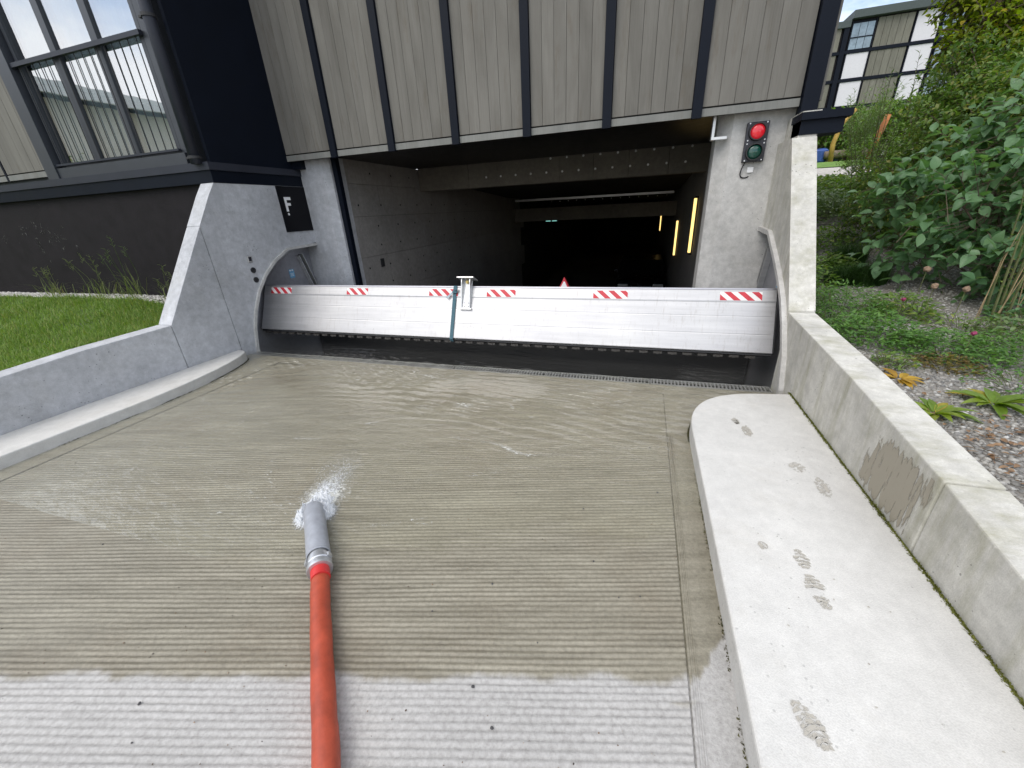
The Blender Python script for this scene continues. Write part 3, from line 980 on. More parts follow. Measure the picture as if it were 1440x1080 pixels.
def build_water():
    xs, ys = np.arange(-5.2, 1.36, 0.014), np.arange(0.95, 5.46, 0.011)
    Y, X = np.meshgrid(ys, xs, indexing='ij')
    u = Y - X * 0.2755
    edge = 1.30 + (fbm(X * 1.6, Y * 1.6, 31, 4) - 0.5) * 0.55
    flow = sstep(0.0, 0.75, u - edge)                      # 0 at the damp margin, 1 in the running sheet
    pool = sstep(2.35, 2.85, Y)
    thin = ramp_z(Y) + 0.0042 * flow - 0.0070 * (1 - flow)
    z = np.maximum(thin, np.where(Y > 2.4, WATER_Z, -9))
    # ripples pushed along the ramp towards the gate
    warp = (fbm(X * 0.55, Y * 0.8, 41, 3) - 0.5) * 0.55 + (fbm(X * 2.2, Y * 2.2, 43, 3) - 0.5) * 0.14
    rad_ = np.hypot((X + 1.7) * 0.75, Y - 0.4)
    wl_ = 0.115
    band = fbm(X * 0.8, Y * 1.8, 47, 3)
    env = (0.12 + 0.88 * sstep(0.34, 0.60, band)) * pool * (1 - 0.65 * sstep(3.70, 4.1, Y))
    wave = np.sin(2 * np.pi * (rad_ + warp) / wl_) + 0.45 * np.sin(2 * np.pi * (Y * 1.9 + X * 0.35 + warp * 1.7) / wl_)
    wave = np.where(wave > 0, wave * 1.25, wave * 0.8)
    z = z + 0.0085 * env * wave
    small = (fbm(X * 14, Y * 20, 51, 3) - 0.5)
    z = z + 0.0028 * small * flow * (1 - 0.7 * pool)
    jet = np.exp(-((X + 1.78) ** 2 + (Y - 1.62) ** 2) / 0.09)
    z = z + jet * (0.006 + 0.03 * (fbm(X * 26, Y * 26, 53, 3) - 0.45))
    pale_water = np.zeros_like(X)  # froth, plus glints and reflections put in as pale colour
    for pts, w, s in FOAM_GLINT_LINES:
        wd = w * 0.55 * (0.25 + 1.5 * fbm(X * 4, Y * 4, 61, 3) ** 1.5)
        pale_water = np.maximum(pale_water, 0.74 * s * (0.40 + 0.8 * sstep(.36, .68, fbm(X * 4.5, Y * 4.5, 66, 4))) * np.exp(-(seg_dist(X + 0.10 * (fbm(X * 3, Y * 3, 63, 3) - 0.5), Y + 0.14 * (fbm(X * 3, Y * 3, 64, 3) - 0.5), pts) / wd) ** 2))
    pale_water = np.maximum(pale_water, 0.9 * np.exp(-((X + 1.78) ** 2 + (Y - 1.52) ** 2) / 0.03))
    pale_water = np.maximum(pale_water, 0.16 * sstep(0.25, 1.0, flow) * (1 - pool) * sstep(0.4, 0.6, fbm(X * 1.4, Y * 1.4, 67, 3)))
    # glints of thin wave fronts painted pale: ridged noise drawn out across the ramp
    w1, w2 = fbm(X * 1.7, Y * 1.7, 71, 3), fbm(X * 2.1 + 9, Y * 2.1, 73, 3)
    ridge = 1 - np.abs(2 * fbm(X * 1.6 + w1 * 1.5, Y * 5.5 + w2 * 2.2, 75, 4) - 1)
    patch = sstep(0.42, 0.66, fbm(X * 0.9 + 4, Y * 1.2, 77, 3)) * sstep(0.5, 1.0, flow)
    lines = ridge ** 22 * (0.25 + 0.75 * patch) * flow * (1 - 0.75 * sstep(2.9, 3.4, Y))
    pale_water = np.maximum(pale_water, 0.52 * lines)
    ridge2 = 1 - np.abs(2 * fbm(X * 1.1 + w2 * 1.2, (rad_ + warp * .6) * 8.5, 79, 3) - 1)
    pale_water = np.maximum(pale_water, 0.46 * ridge2 ** 10 * pool * (0.3 + env) * (1 - sstep(3.6, 3.72, Y)))  # pale streaks painted on the pool in place of the gate's reflection
    z = z + 0.0022 * ridge ** 8 * flow * (1 - 0.5 * pool)
    z = z + 0.004 * pale_water * (1 - pool * 0.5)
    nr, nc = X.shape
    V = np.stack([X, Y, z], -1).reshape(-1, 3)
    ii = np.arange(nr - 1)[:, None] * nc + np.arange(nc - 1)[None]
    F = np.stack([ii, ii + 1, ii + nc + 1, ii + nc], -1)
    keep = (u[:-1, :-1] > 1.0) 
    F = F[keep].reshape(-1)
    me = mesh_np('water', V, F, 4, True)
    attr(me, 'pale_water', pale_water.ravel())
    attr(me, 'flow', (0.12 + 0.88 * flow * (1 - 0.62 * pool)).ravel())
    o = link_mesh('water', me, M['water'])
    props(o, kind='structure')
build_water()

# ------------------------------------------------------------------ drain grates
def build_grates():
    n, L = 6, 1.045
    for i in range(n):
        x0 = -5.05 + i * L
        zt = -0.0165
        if i == 0:
            t = thing('drain_grate', 'x', 'drain grate', (x0, 3.78, zt))
            fr = MB()
            fr.box(x0, x0 + L - 0.008, 3.722, 3.734, zt - 0.03, zt)
            fr.box(x0, x0 + L - 0.008, 3.836, 3.848, zt - 0.03, zt)
            fr.box(x0, x0 + 0.010, 3.734, 3.836, zt - 0.03, zt - 0.001)
            fr.box(x0 + L - 0.018, x0 + L - 0.008, 3.734, 3.836, zt - 0.03, zt - 0.001)
            obj('frame', fr, M['grate'], t)
            b = MB()
            k = x0 + 0.024
            while k < x0 + L - 0.03:
                b.box(k, k + 0.013, 3.734, 3.836, zt - 0.02, zt - 0.002)
                k += 0.032
            props(obj('slot_bars', b, M['grate'], t), kind='stuff')
            first = t
        else:
            t = copy_tree(first, None, (i * L, 0, 0.0024 * i))
        t['group'] = 'drain grates in a row across the ramp foot'
        t['label'] = ['slotted steel drain grate at the far left end of the row',
                      'slotted drain grate second from the left end of the row',
                      'slotted drain grate under rippling water, third from the left end of the row',
                      'slotted drain grate below the gate bracket, fourth from the left end',
                      'slotted drain grate second from the right end of the row',
                      'slotted drain grate at the right end of the row, behind the wide kerb tip'][i]
build_grates()

# ------------------------------------------------------------------ kerbs
def kerb(name, outline, z0, z1, label, mat):
    t = MB()
    t.prism([(x, y, z0) for x, y in outline], [(x, y, z1) for x, y in outline])
    o = obj(name, t, mat, bevel=0.010, at=(outline[0][0], 1.5, 0))
    return props(o, label, 'kerb')
def arc_pts(p, c, q, n=10):
    return [((1 - t) ** 2 * p[0] + 2 * t * (1 - t) * c[0] + t * t * q[0], (1 - t) ** 2 * p[1] + 2 * t * (1 - t) * c[1] + t * t * q[1]) for t in [i / n for i in range(n + 1)]]
rk = [(1.249, -1.0), (1.249, 3.43), (0.97, 3.39)] + arc_pts((0.90, 3.375), (0.44, 3.25), (0.435, 2.70), 12) + [(0.435, 1.0), (0.435, -1.0)]
kerb_r = kerb('kerb', rk, -0.08, 0.12, 'wide pale concrete kerb with wet footprints and rounded end beside right wall', M['conc_kerb'])
lk = [(-4.949, -1.0), (-4.50, -1.0), (-4.46, 1.4), (-4.44, 2.2)] + arc_pts((-4.46, 2.5), (-4.55, 3.2), (-4.75, 3.50), 10) + arc_pts((-4.78, 3.54), (-4.83, 3.58), (-4.949, 3.585), 5)
kerb_l = kerb('kerb', lk, -0.08, 0.10, 'narrow tapering concrete kerb along the foot of the left wall', M['conc_kerb'])
# clean caps: a flat pedestal face outline already closes both kerbs

def damp_poly(name, cells, mat, parent, plane):
    """thin wet marks; each cell is a polygon in the plane, drawn as a fan with a soft rim"""
    vs, fs, ed = [], [], []
    for poly in cells:
        n = len(poly)
        cx = sum(p[0] for p in poly) / n
        cy = sum(p[1] for p in poly) / n
        o = len(vs)
        vs.append((cx, cy)); ed.append(1.0)
        for k in (0.72, 1.0):
            for p in poly:
                vs.append((cx + (p[0] - cx) * k, cy + (p[1] - cy) * k))
                ed.append(1.0 if k < 1 else 0.0)
        for i in range(n):
            j = (i + 1) % n
            fs.append((o, o + 1 + i, o + 1 + j))
            fs.append((o + 1 + i, o + 1 + n + i, o + 1 + n + j, o + 1 + j))
    mbx = MB()
    mbx.add([plane(a, b) for a, b in vs], fs)
    o = obj(name, mbx, mat, parent)
    attr(o.data, 'edge', ed)
    return o

def footprint(cx, cy, ang, L, parts, rnd):
    """tread marks of one shoe: bars across the sole and the heel"""
    r_ = random.Random(rnd)
    ca, sa = math.cos(ang), math.sin(ang)
    cells = []
    def put(poly):
        cells.append([(cx + ca * a - sa * b, cy + sa * a + ca * b) for a, b in poly])
    for t0, t1, wmax in parts:
        n = max(1, int((t1 - t0) * L / 0.0165))
        for i in range(n):
            a = (t0 + (t1 - t0) * (i + 0.5) / n - 0.5) * L
            f = math.sin(math.pi * (0.12 + 0.76 * (i + 0.5) / n))
            w = wmax * f
            if r_.random() < 0.08:
                continue
            sk = 0.016
            poly = []
            m_ = 6
            for k in range(m_ + 1):
                b = -w + 2 * w * k / m_
                poly.append((a - 0.0078 + sk * abs(b) / 0.05 + r_.uniform(-.004, .004), b))
            for k in range(m_, -1, -1):
                b = -w + 2 * w * k / m_
                poly.append((a + 0.0078 + sk * abs(b) / 0.05 + r_.uniform(-.004, .004), b))
            put(poly)
    return cells
def blob(cx, cy, rx, ry, seed, n=14):
    r_ = random.Random(seed)
    return [(cx + rx * math.cos(2 * math.pi * i / n) * r_.uniform(.7, 1.15), cy + ry * math.sin(2 * math.pi * i / n) * r_.uniform(.7, 1.15)) for i in range(n)]
KZ = lambda a, b: (a, b, 0.1235)
damp_poly('wet_footprint', footprint(0.785, 1.49, R(-88), 0.33, [(0.02, 0.36, 0.036), (0.44, 0.86, 0.046)], 1) + [blob(0.795, 1.355, .028, .02, 5)], M['damp_foot'], kerb_r, KZ)
damp_poly('wet_footprint', footprint(0.60, 0.90, R(-65), 0.15, [(0.05, 0.95, 0.042)], 2), M['damp_foot'], kerb_r, KZ)
damp_poly('wet_footprint', [blob(0.79, 2.72, .038, .10, 3), blob(0.745, 2.84, .022, .03, 4)] + footprint(0.74, 2.86, R(-75), 0.09, [(0.0, 1.0, 0.03)], 8), M['damp_foot'], kerb_r, KZ)
damp_poly('wet_spot', [blob(0.64, 1.63, .026, .032, 6)], M['damp_foot'], kerb_r, KZ)
M['damp_faint'] = damp_mat('drying_print', (0.46, 0.435, 0.39), 60.0, 0.50, 0.05)
damp_poly('drying_footprint', [blob(1.05, 2.16, .05, .13, 7), blob(0.98, 2.34, .06, .07, 9)], M['damp_faint'], kerb_r, KZ)
_r = random.Random(4)
damp_poly('wet_drops', [blob(_r.gauss(0.8, .16), _r.gauss(1.25, .35), _r.uniform(.003, .006), _r.uniform(.003, .006), 50 + i, 8) for i in range(16)], M['damp_foot'], kerb_r, KZ)

# ------------------------------------------------------------------ ramp walls
def wall_slab(name, prof, xa, xb, mat, parent, bevel=0.008):
    m_ = MB()
    m_.prism([(xa, y, z) for y, z in prof], [(xb, y, z) for y, z in prof])
    return obj(name, m_, mat, parent, bevel=bevel)
GATE_ARC_L = [(3.86, -0.6), (3.86, 0.03), (3.92, 0.30), (4.00, 0.50), (4.14, 0.74), (4.31, 0.93), (4.52, 1.09), (4.79, 1.22), (5.40, 1.285), (5.42, -0.6)]
GATE_ARC_R = [(3.64, -0.6), (3.65, 0.06), (3.76, 0.32), (3.93, 0.55), (4.10, 0.73), (4.29, 0.87), (4.55, 1.03), (4.93, 1.24), (5.42, 1.30), (5.44, -0.6)]

def pocket_wall(name, front, arc, x_in, x_pocket, x_out, mat, parent):
    """wing wall with the gate's pocket sunk into its inner face"""
    # outer leaf (behind the pocket) and inner leaf around the pocket outline
    ob = wall_slab(name, front, x_pocket, x_out, mat, parent)
    # inner leaf: strips between the wing outline and the pocket arc
    pts = [p for p in arc if p[1] > -0.5]
    top = front[-2][1]
    m_ = MB()
    s = 1 if x_in > x_pocket else -1
    outl = [p for p in front if p[0] <= front[-2][0]]
    poly = outl[:-1] + [(5.40, top)] + pts[::-1][1:] if False else None
    # polygon: along ground to pocket foot, up the arc, across to the pillar, up, along the top, down the sloped front
    poly = [front[0], (pts[0][0], front[0][1]), (pts[0][0], pts[0][1])] + pts[1:-1] + [(5.399, pts[-2][1] + 0.002), (5.399, top)] + front[2:-2][::-1]
    m_.prism([(x_in, y, z) for y, z in poly], [(x_pocket, y, z) for y, z in poly])
    o2 = obj(name, m_, mat, parent, bevel=0.006)
    for fidx in (0, 1):
        pass
    import bmesh
    bm = bmesh.new(); bm.from_mesh(o2.data)
    bmesh.ops.recalc_face_normals(bm, faces=bm.faces)
    bmesh.ops.triangulate(bm, faces=[f for f in bm.faces if len(f.verts) > 6])
    bm.to_mesh(o2.data); bm.free()
    return o2

# left wall
wl_t = thing('retaining_wall', 'bluish grey concrete ramp wall on the left with black letter sign on its wing', 'wall', (-5.05, 2.0, 0))
low = [(-1.0, 0.40), (0.5, 0.48), (1.55, 0.545), (2.13, 0.585), (2.90, 0.605)]
wall_slab('low_wall', [(-1.0, -0.3), (2.934, -0.3), (2.934, 0.606)] + low[::-1][1:], XL, -5.16, M['conc_left'], wl_t)
FL = [(2.94, -0.3), (5.40, -0.3), (2.94, 0.610), (3.86, 1.93), (3.97, 2.068), (5.40, 2.068), (5.40, -0.3)]
# wing in two cast pieces split by a joint at Y = 3.63
def y_on(prof, y):
    for (a, b), (c, d) in zip(prof[:-1], prof[1:]):
        if a <= y <= c:
            return b + (d - b) * (y - a) / (c - a)
slope_l = [(2.94, 0.610), (3.86, 1.93), (3.97, 2.068)]
zj = y_on(slope_l, 3.63)
wall_slab('wing', [(2.94, -0.3), (3.627, -0.3), (3.627, zj), (2.94, 0.610)], XL, -5.16, M['conc_left'], wl_t, 0.005)
arcL = [p for p in GATE_ARC_L if p[1] > -0.5][:-1]
polyL = [(3.633, -0.6), (3.86, -0.6)] + arcL[:] + [(5.40, 1.287), (5.40, 2.068), (3.97, 2.068), (3.86, 1.93), (3.633, zj + 0.008)]
def leaf_wall(name, poly, xa, xb, mat, parent):
    import bmesh
    m_ = MB()
    m_.prism([(xa, y, z) for y, z in poly], [(xb, y, z) for y, z in poly])
    o = obj(name, m_, mat, parent)
    bm = bmesh.new(); bm.from_mesh(o.data)
    bmesh.ops.recalc_face_normals(bm, faces=bm.faces)
    bmesh.ops.triangulate(bm, faces=[f for f in bm.faces if len(f.verts) > 4])
    bm.to_mesh(o.data); bm.free()
    return o
leaf_wall('wing', polyL, XL, -5.159, M['conc_left'], wl_t)
wall_slab('wing_back', [(4.06, -0.6), (5.40, -0.6), (5.40, 2.06), (4.06, 2.06)], -5.181, -5.30, M['conc_left'], wl_t, 0)
# three small fittings on the left wing
mb = MB(); mb.box(XL, XL + 0.018, 4.100, 4.165, 1.135, 1.215)
q = obj('switch_plate', mb, M['steel_lite'], wl_t, bevel=0.004)
mb = MB(); mb.box(XL + 0.018, XL + 0.021, 4.112, 4.153, 1.150, 1.200)
obj('switch_rocker', mb, M['signal_box'], q)
for zz in (1.03, 0.905):
    mb = MB(); mb.lathe((XL, 4.14, zz), (1, 0, 0), [(0, .036), (.012, .036), (.014, .030), (.006, .026), (.005, 0.0)], 20)
    obj('round_socket', mb, M['rubber'], wl_t)
# letter sign
mb = MB(); mb.box(XL + 0.0005, XL + 0.012, 4.862, 5.392, 1.462, 2.064)
sg = props(obj('letter_sign', mb, M['black'], None, at=(XL, 5.1, 1.46)), 'black sign panel with a white letter F fixed under the navy ledge', 'sign')
mb = MB()
xF = XL + 0.0135
mb.box(XL + 0.012, xF, 4.950, 4.990, 1.735, 1.925)
mb.box(XL + 0.012, xF, 4.9905, 5.068, 1.886, 1.925)
mb.box(XL + 0.012, xF, 4.9905, 5.050, 1.812, 1.848)
obj('letter', mb, M['white'], sg)
mb = MB()
mb.lathe((XL + 0.012, 4.972, 1.700), (1, 0, 0), [(0, .017), (.002, .017), (.002, 0)], 12)
obj('dot', mb, M['white'], sg)

# right wall
wr_t = thing('retaining_wall', 'pale concrete ramp wall on the right with green algae streaks and a wet patch', 'wall', (1.35, 2.0, 0))
lowr = [(-1.0, 0.30), (0.6, 0.375), (1.33, 0.438), (1.757, 0.500)]
wall_slab('low_wall', [(-1.0, -0.3), (1.757, -0.3)] + lowr[::-1], XR, 1.45, M['conc_right'], wr_t)
wall_slab('low_wall', [(1.763, -0.3), (3.93, -0.3), (3.93, 0.676), (2.70, 0.592), (1.763, 0.502)], XR, 1.45, M['conc_right'], wr_t)
arcR = [p for p in GATE_ARC_R if p[1] > -0.5][:-1]
slope_r = [(3.936, 0.690), (4.30, 1.225), (4.89, 2.09)]
polyR = [(3.936, 0.690), (4.30, 1.225), (4.89, 2.09), (5.42, 2.09), (5.42, 1.302)] + arcR[::-1][0:6]
polyR = [(5.42, 1.302)] + [p for p in arcR[::-1] if p[0] > 3.95 and p[0] < 5.42] + [(3.936, 0.557), (3.936, 0.690), (4.30, 1.225), (4.89, 2.09), (5.42, 2.09)]
leaf_wall('wing', polyR, XR, 1.449, M['conc_right'], wr_t)
mb = MB()
mb.box(1.300, 1.449, 4.905, 5.42, 2.0905, 2.30)
obj('wing_cap', mb, M['conc_right'], wr_t)
wall_slab('wing_back', [(3.70, -0.6), (5.42, -0.6), (5.42, 2.06), (4.90, 2.06), (3.95, 0.66), (3.70, 0.60)], 1.361, 1.447, M['conc_right'], wr_t, 0)
def pocket_rim(arc, x0, x1, mat, parent, w=0.035):
    """raised concrete rim following the gate pocket"""
    pts = [Vector((0, y, z)) for y, z in arc if z > -0.5 and y < 5.38]
    pts = [Vector((0, pts[0].y, -0.3))] + pts + [Vector((0, 5.37, pts[-1].z + 0.02))]
    vs, fs = [], []
    for i, p in enumerate(pts):
        d = (pts[min(i + 1, len(pts) - 1)] - pts[max(i - 1, 0)]).normalized()
        nn_ = Vector((0, -d.z, d.y))
        if nn_.z < -0.3: nn_ = -nn_
        q = p + nn_ * w
        vs += [(x0, p.y, p.z), (x1, p.y, p.z), (x1, q.y, q.z), (x0, q.y, q.z)]
    for i in range(len(pts) - 1):
        for k in range(4):
            a, b = i * 4 + k, i * 4 + (k + 1) % 4
            fs.append((a, b, b + 4, a + 4))
    fs += [(0, 1, 2, 3), tuple(range(len(vs) - 4, len(vs)))[::-1]]
    m_ = MB(); m_.add(vs, fs)
    o = obj('pocket_rim', m_, mat, parent)
    import bmesh
    bm = bmesh.new(); bm.from_mesh(o.data); bmesh.ops.recalc_face_normals(bm, faces=bm.faces); bm.to_mesh(o.data); bm.free()
pocket_rim(GATE_ARC_R, 1.262, 1.212, M['conc_pillar'], wr_t, 0.045)
pocket_rim(GATE_ARC_L, -4.962, -4.925, M['conc_pillar'], wl_t)
# wet patch on the right wall
WP = lambda a, b: (XR - 0.0025, a, b)
wp = [(2.24, .455), (2.12, .49), (1.95, .482), (1.80, .475), (1.775, .40), (1.80, .30), (1.82, .20), (1.84, .135), (1.95, .127), (2.08, .127), (2.20, .127), (2.29, .16), (2.30, .28), (2.27, .38)]
o = damp_poly('wet_patch', [wp], M['damp_wall'], wr_t, WP)
# moss along the joint between kerb and right wall
def build_moss():
    n = 5200
    y = RNG.uniform(0.2, 3.45, n)
    dens = fbm(y * 5, y * 0 + 3.3, 71, 3)
    h = (0.004 + 0.016 * dens ** 2) * RNG.uniform(0.5, 1.3, n)
    x = 1.247 - np.abs(RNG.normal(0, 0.007, n)) * (0.5 + dens)
    a = RNG.uniform(0, 6.28, n)
    w = 0.004
    P = np.stack([x, y, np.full(n, 0.119)], -1)
    side = np.stack([np.cos(a), np.sin(a), 0 * a], -1) * w
    tip = P + np.stack([RNG.normal(-0.004, 0.005, n), RNG.normal(0, 0.006, n), h], -1)
    V = np.stack([P - side, P + side, tip], 1).reshape(-1, 3)
    me = mesh_np('moss', V, np.arange(n * 3), 3)
    attr(me, 'tint', np.repeat(RNG.random(n), 3))
    o = link_mesh('moss', me, M['moss'])
    props(o, 'line of green moss where kerb meets the right wall', 'moss', kind='stuff')
build_moss()
def kerb_slime(name, xs, ys, z, n, label, h0=.010):
    k = RNG.integers(0, len(xs) - 1, n); t_ = RNG.random(n)
    x = np.array(xs)[k] * (1 - t_) + np.array(xs)[k + 1] * t_
    y = np.array(ys)[k] * (1 - t_) + np.array(ys)[k + 1] * t_
    dens = fbm(x * 5, y * 5, 101, 3)
    ok = RNG.random(n) < sstep(.35, .62, dens)
    x, y, dens = x[ok], y[ok], dens[ok]
    m = len(x)
    a = RNG.uniform(0, 6.28, m)
    P = np.stack([x + RNG.normal(0, .004, m), y, np.full(m, z) + ramp_z(y)], -1)
    side = np.stack([np.cos(a), np.sin(a), 0 * a], -1) * .004
    tip_ = P + np.stack([RNG.normal(0, .004, m), RNG.normal(0, .005, m), h0 * dens * RNG.uniform(.5, 1.6, m)], -1)
    me = mesh_np(name, np.stack([P - side, P + side, tip_], 1).reshape(-1, 3), np.arange(m * 3), 3)
    attr(me, 'tint', np.repeat(RNG.random(m), 3))
    props(link_mesh(name, me, M['slime']), label, 'moss', kind='stuff')
M['slime'] = leaf_mat('dark_algae', (0.045, 0.045, 0.020), (0.12, 0.11, 0.045), None, 0.9, 0.1)
kerb_slime('moss', [p[0] - .002 for p in rk[3:]], [p[1] for p in rk[3:]], 0.001, 9000, 'dark algae line along the foot of the wide right kerb')
kerb_slime('moss', [p[0] + .002 for p in lk[1:]], [p[1] for p in lk[1:]], 0.001, 5000, 'dark algae line along the foot of the narrow left kerb')

# ------------------------------------------------------------------ flood gate
def build_gate():
    xa, xb = -5.115, 1.262
    t = thing('flood_gate', 'long aluminium flood gate with red and white warning tape across the ramp', 'gate', (-1.9, 4.3, 0))
    b0, t0 = Vector((0, 4.14, 0.218)), Vector((0, 4.40, 0.775))
    up = (t0 - b0).normalized()
    nrm = Vector((0, -up.z, up.y))                     # out of the front face
    Lh = (t0 - b0).length
    def fp(s, d=0.0):
        return b0 + up * s + nrm * d
    prof = [(0.0, 0.0), (0.006, 0.004), (0.170, 0.004), (0.176, 0.0028), (0.178, 0.0028), (0.184, 0.004), (0.345, 0.004), (0.351, 0.0030), (0.353, 0.0030), (0.359, 0.004),
            (0.480, 0.004), (0.490, 0.0042), (0.494, 0.006), (0.506, 0.0085), (Lh - 0.006, 0.0085), (Lh, 0.004), (Lh, -0.115), (0.0, -0.115)]
    nseg = 40
    vs, fs = [], []
    n = len(prof)
    for i in range(nseg + 1):
        x = xa + (xb - xa) * i / nseg
        for s, d in prof:
            p = fp(s, d)
            vs.append((x, p.y, p.z))
    for i in range(nseg):
        for k in range(n):
            a, b = i * n + k, i * n + (k + 1) % n
            fs.append((a, b, b + n, a + n))
    fs += [tuple(range(n)), tuple(range(nseg * n, nseg * n + n))[::-1]]
    m_ = MB(); m_.add(vs, fs)
    panel = obj('panel', m_, M['alu'], t)
    import bmesh
    bm = bmesh.new(); bm.from_mesh(panel.data); bmesh.ops.recalc_face_normals(bm, faces=bm.faces); bm.to_mesh(panel.data); bm.free()
    # top seal and end caps
    def slab(name, x0, x1, s0, s1, d0, d1, mat, parent):
        mm = MB()
        out = [(s0, d0), (s1, d0), (s1, d1), (s0, d1)]
        mm.prism([(x0, fp(s, d).y, fp(s, d).z) for s, d in out], [(x1, fp(s, d).y, fp(s, d).z) for s, d in out])
        o = obj(name, mm, mat, parent)
        b2 = bmesh.new(); b2.from_mesh(o.data); bmesh.ops.recalc_face_normals(b2, faces=b2.faces); b2.to_mesh(o.data); b2.free()
        return o
    slab('top_seal', xa, xb, Lh + 0.001, Lh + 0.016, 0.006, -0.118, M['steel'], t)
    slab('end_cap', xa - 0.014, xa - 0.001, 0.0, Lh + 0.012, -0.002, -0.12, M['rubber'], t)
    slab('end_cap', xb + 0.001, xb + 0.014, 0.0, Lh + 0.012, -0.002, -0.12, M['rubber'], t)
    slab('bottom_rail', xa, xb, -0.020, -0.001, -0.015, -0.10, M['rubber'], t)
    # little brackets of the lower seal
    c = fp(-0.030, -0.045)
    mm = MB(); mm.box(0, 0.085, -0.03, 0.035, -0.010, 0.010)
    mm.box(0.03, 0.055, -0.040, -0.0305, -0.010, 0.004)
    me = bpy.data.meshes.new('seal_bracket'); me.from_pydata(mm.v, [], mm.f); me.update(); me.materials.append(M['seal'])
    k = 0
    x = xa + 0.05
    while x < xb - 0.1:
        piece('seal_bracket', me, M['seal'], t, (x, c.y, c.z + random.uniform(-.002, .002)))
        x += 0.142
    # warning tape: white strip with leaning red bars
    lean = 0.09
    for sx0, sx1, mirror in ((-4.99, -4.625, 0), (-3.70, -3.37, 1), (-2.475, -2.085, 1), (-1.715, -1.36, 1), (-0.475, -0.115, 1), (0.77, 1.14, 1)):
        s0, s1 = 0.508, 0.592
        st = slab('warning_tape', sx0, sx1, s0, s1, 0.0086, 0.0093, M['white_tape'], t)
        w = 0.062
        xk = sx0 - 0.09
        bars = 0
        while xk < sx1:
            # corners low/high, leaning to the right going down
            lo0, lo1, hi0, hi1 = xk + 0.095, xk + 0.095 + w, xk, xk + w
            def clipx(v): return min(max(v, sx0), sx1)
            # clip the leaning bar polygon to the strip
            poly = [(lo0, s0), (lo1, s0), (hi1, s1), (hi0, s1)]
            def clip(poly, lim, keep_less):
                outp = []
                for i in range(len(poly)):
                    a, b = poly[i], poly[(i + 1) % len(poly)]
                    ia, ib = (a[0] <= lim) == keep_less or a[0] == lim, (b[0] <= lim) == keep_less or b[0] == lim
                    if ia: outp.append(a)
                    if ia != ib and abs(b[0] - a[0]) > 1e-9:
                        tt = (lim - a[0]) / (b[0] - a[0])
                        outp.append((lim, a[1] + tt * (b[1] - a[1])))
                return outp
            poly = clip(poly, sx0, False)
            if len(poly) > 2: poly = clip(poly, sx1, True)
            if len(poly) > 2:
                mm = MB()
                mm.prism([(px, fp(s, 0.0094).y, fp(s, 0.0094).z) for px, s in poly], [(px, fp(s, 0.0100).y, fp(s, 0.0100).z) for px, s in poly])
                o = obj('red_bar', mm, M['red_tape'], st)
                b2 = bmesh.new(); b2.from_mesh(o.data); bmesh.ops.recalc_face_normals(b2, faces=b2.faces); b2.to_mesh(o.data); b2.free()
            xk += 0.122
    # lock bracket in the middle
    br = MB()
    bx0, bx1 = -2.035, -1.895
    def bar(m2, x0, x1, s0, s1, d0, d1):
        out = [(s0, d0), (s1, d0), (s1, d1), (s0, d1)]
        m2.prism([(x0, fp(s, d).y, fp(s, d).z) for s, d in out], [(x1, fp(s, d).y, fp(s, d).z) for s, d in out])
    bar(br, bx0 + 0.01, bx1 - 0.01, 0.36, 0.70, 0.0095, 0.016)
    for xx in (bx0 + 0.012, bx1 - 0.024):
        out = [(0.37, 0.0165), (0.37, 0.03), (0.66, 0.085), (0.703, 0.085), (0.703, 0.0165)]
        br.prism([(xx, fp(s, d).y, fp(s, d).z) for s, d in out], [(xx + 0.010, fp(s, d).y, fp(s, d).z) for s, d in out])
    brk = obj('bracket', br, M['steel_lite'], t)
    pl = MB(); bar(pl, bx0 - 0.035, bx1 + 0.035, 0.704, 0.716, -0.03, 0.115)
    obj('bracket_plate', pl, M['steel_lite'], brk)
    ft = MB(); bar(ft, bx0 - 0.004, bx1 + 0.004, 0.346, 0.3595, 0.0095, 0.036)
    obj('bracket_foot', ft, M['steel_lite'], brk)
    for s in (0.39, 0.43):
        for xx in (bx0 + 0.045, bx1 - 0.045):
            bo = MB(); p = fp(s, 0.0165); bo.lathe((xx, p.y, p.z), nrm, [(0, .010), (.009, .010), (.009, 0)], 6)
            obj('bolt', bo, M['steel'], brk)
    bo = MB(); p = fp(0.675, 0.0165); bo.lathe(((bx0 + bx1) / 2, p.y, p.z), nrm, [(0, .022), (.02, .022), (.02, .012), (.03, .012), (.03, 0)], 14)
    obj('lock_nut', bo, simple('brass', (0.42, 0.33, 0.12), 0.4, 0.6), brk)
    bm_objs = [brk]
    for o in brk.children:
        bm_objs.append(o)
    for o in bm_objs:
        b2 = bmesh.new(); b2.from_mesh(o.data); bmesh.ops.recalc_face_normals(b2, faces=b2.faces); b2.to_mesh(o.data); b2.free()
    # side plates with the guide channels
    for arc, x_pl, s in ((GATE_ARC_L, -5.159, -1), (GATE_ARC_R, 1.360, 1)):
        mm = MB()
        pts = [(y, z) for y, z in arc]
        mm.prism([(x_pl, y, z) for y, z in pts], [(x_pl + s * 0.02, y, z) for y, z in pts])
        sp = obj('side_plate', mm, M['steel'], t)
        b2 = bmesh.new(); b2.from_mesh(sp.data); bmesh.ops.recalc_face_normals(b2, faces=b2.faces)
        bmesh.ops.triangulate(b2, faces=[f for f in b2.faces if len(f.verts) > 4]); b2.to_mesh(sp.data); b2.free()
        ch = MB()
        if s < 0:
            A, B = Vector((x_pl + 0.03, 5.17, 1.12)), Vector((x_pl + 0.03, 5.35, 0.52))
        else:
            A, B = Vector((x_pl - 0.03, 5.17, 1.10)), Vector((x_pl - 0.03, 5.36, 0.52))
        dv = (B - A).normalized()
        sd = Vector((0, -dv.z, dv.y))
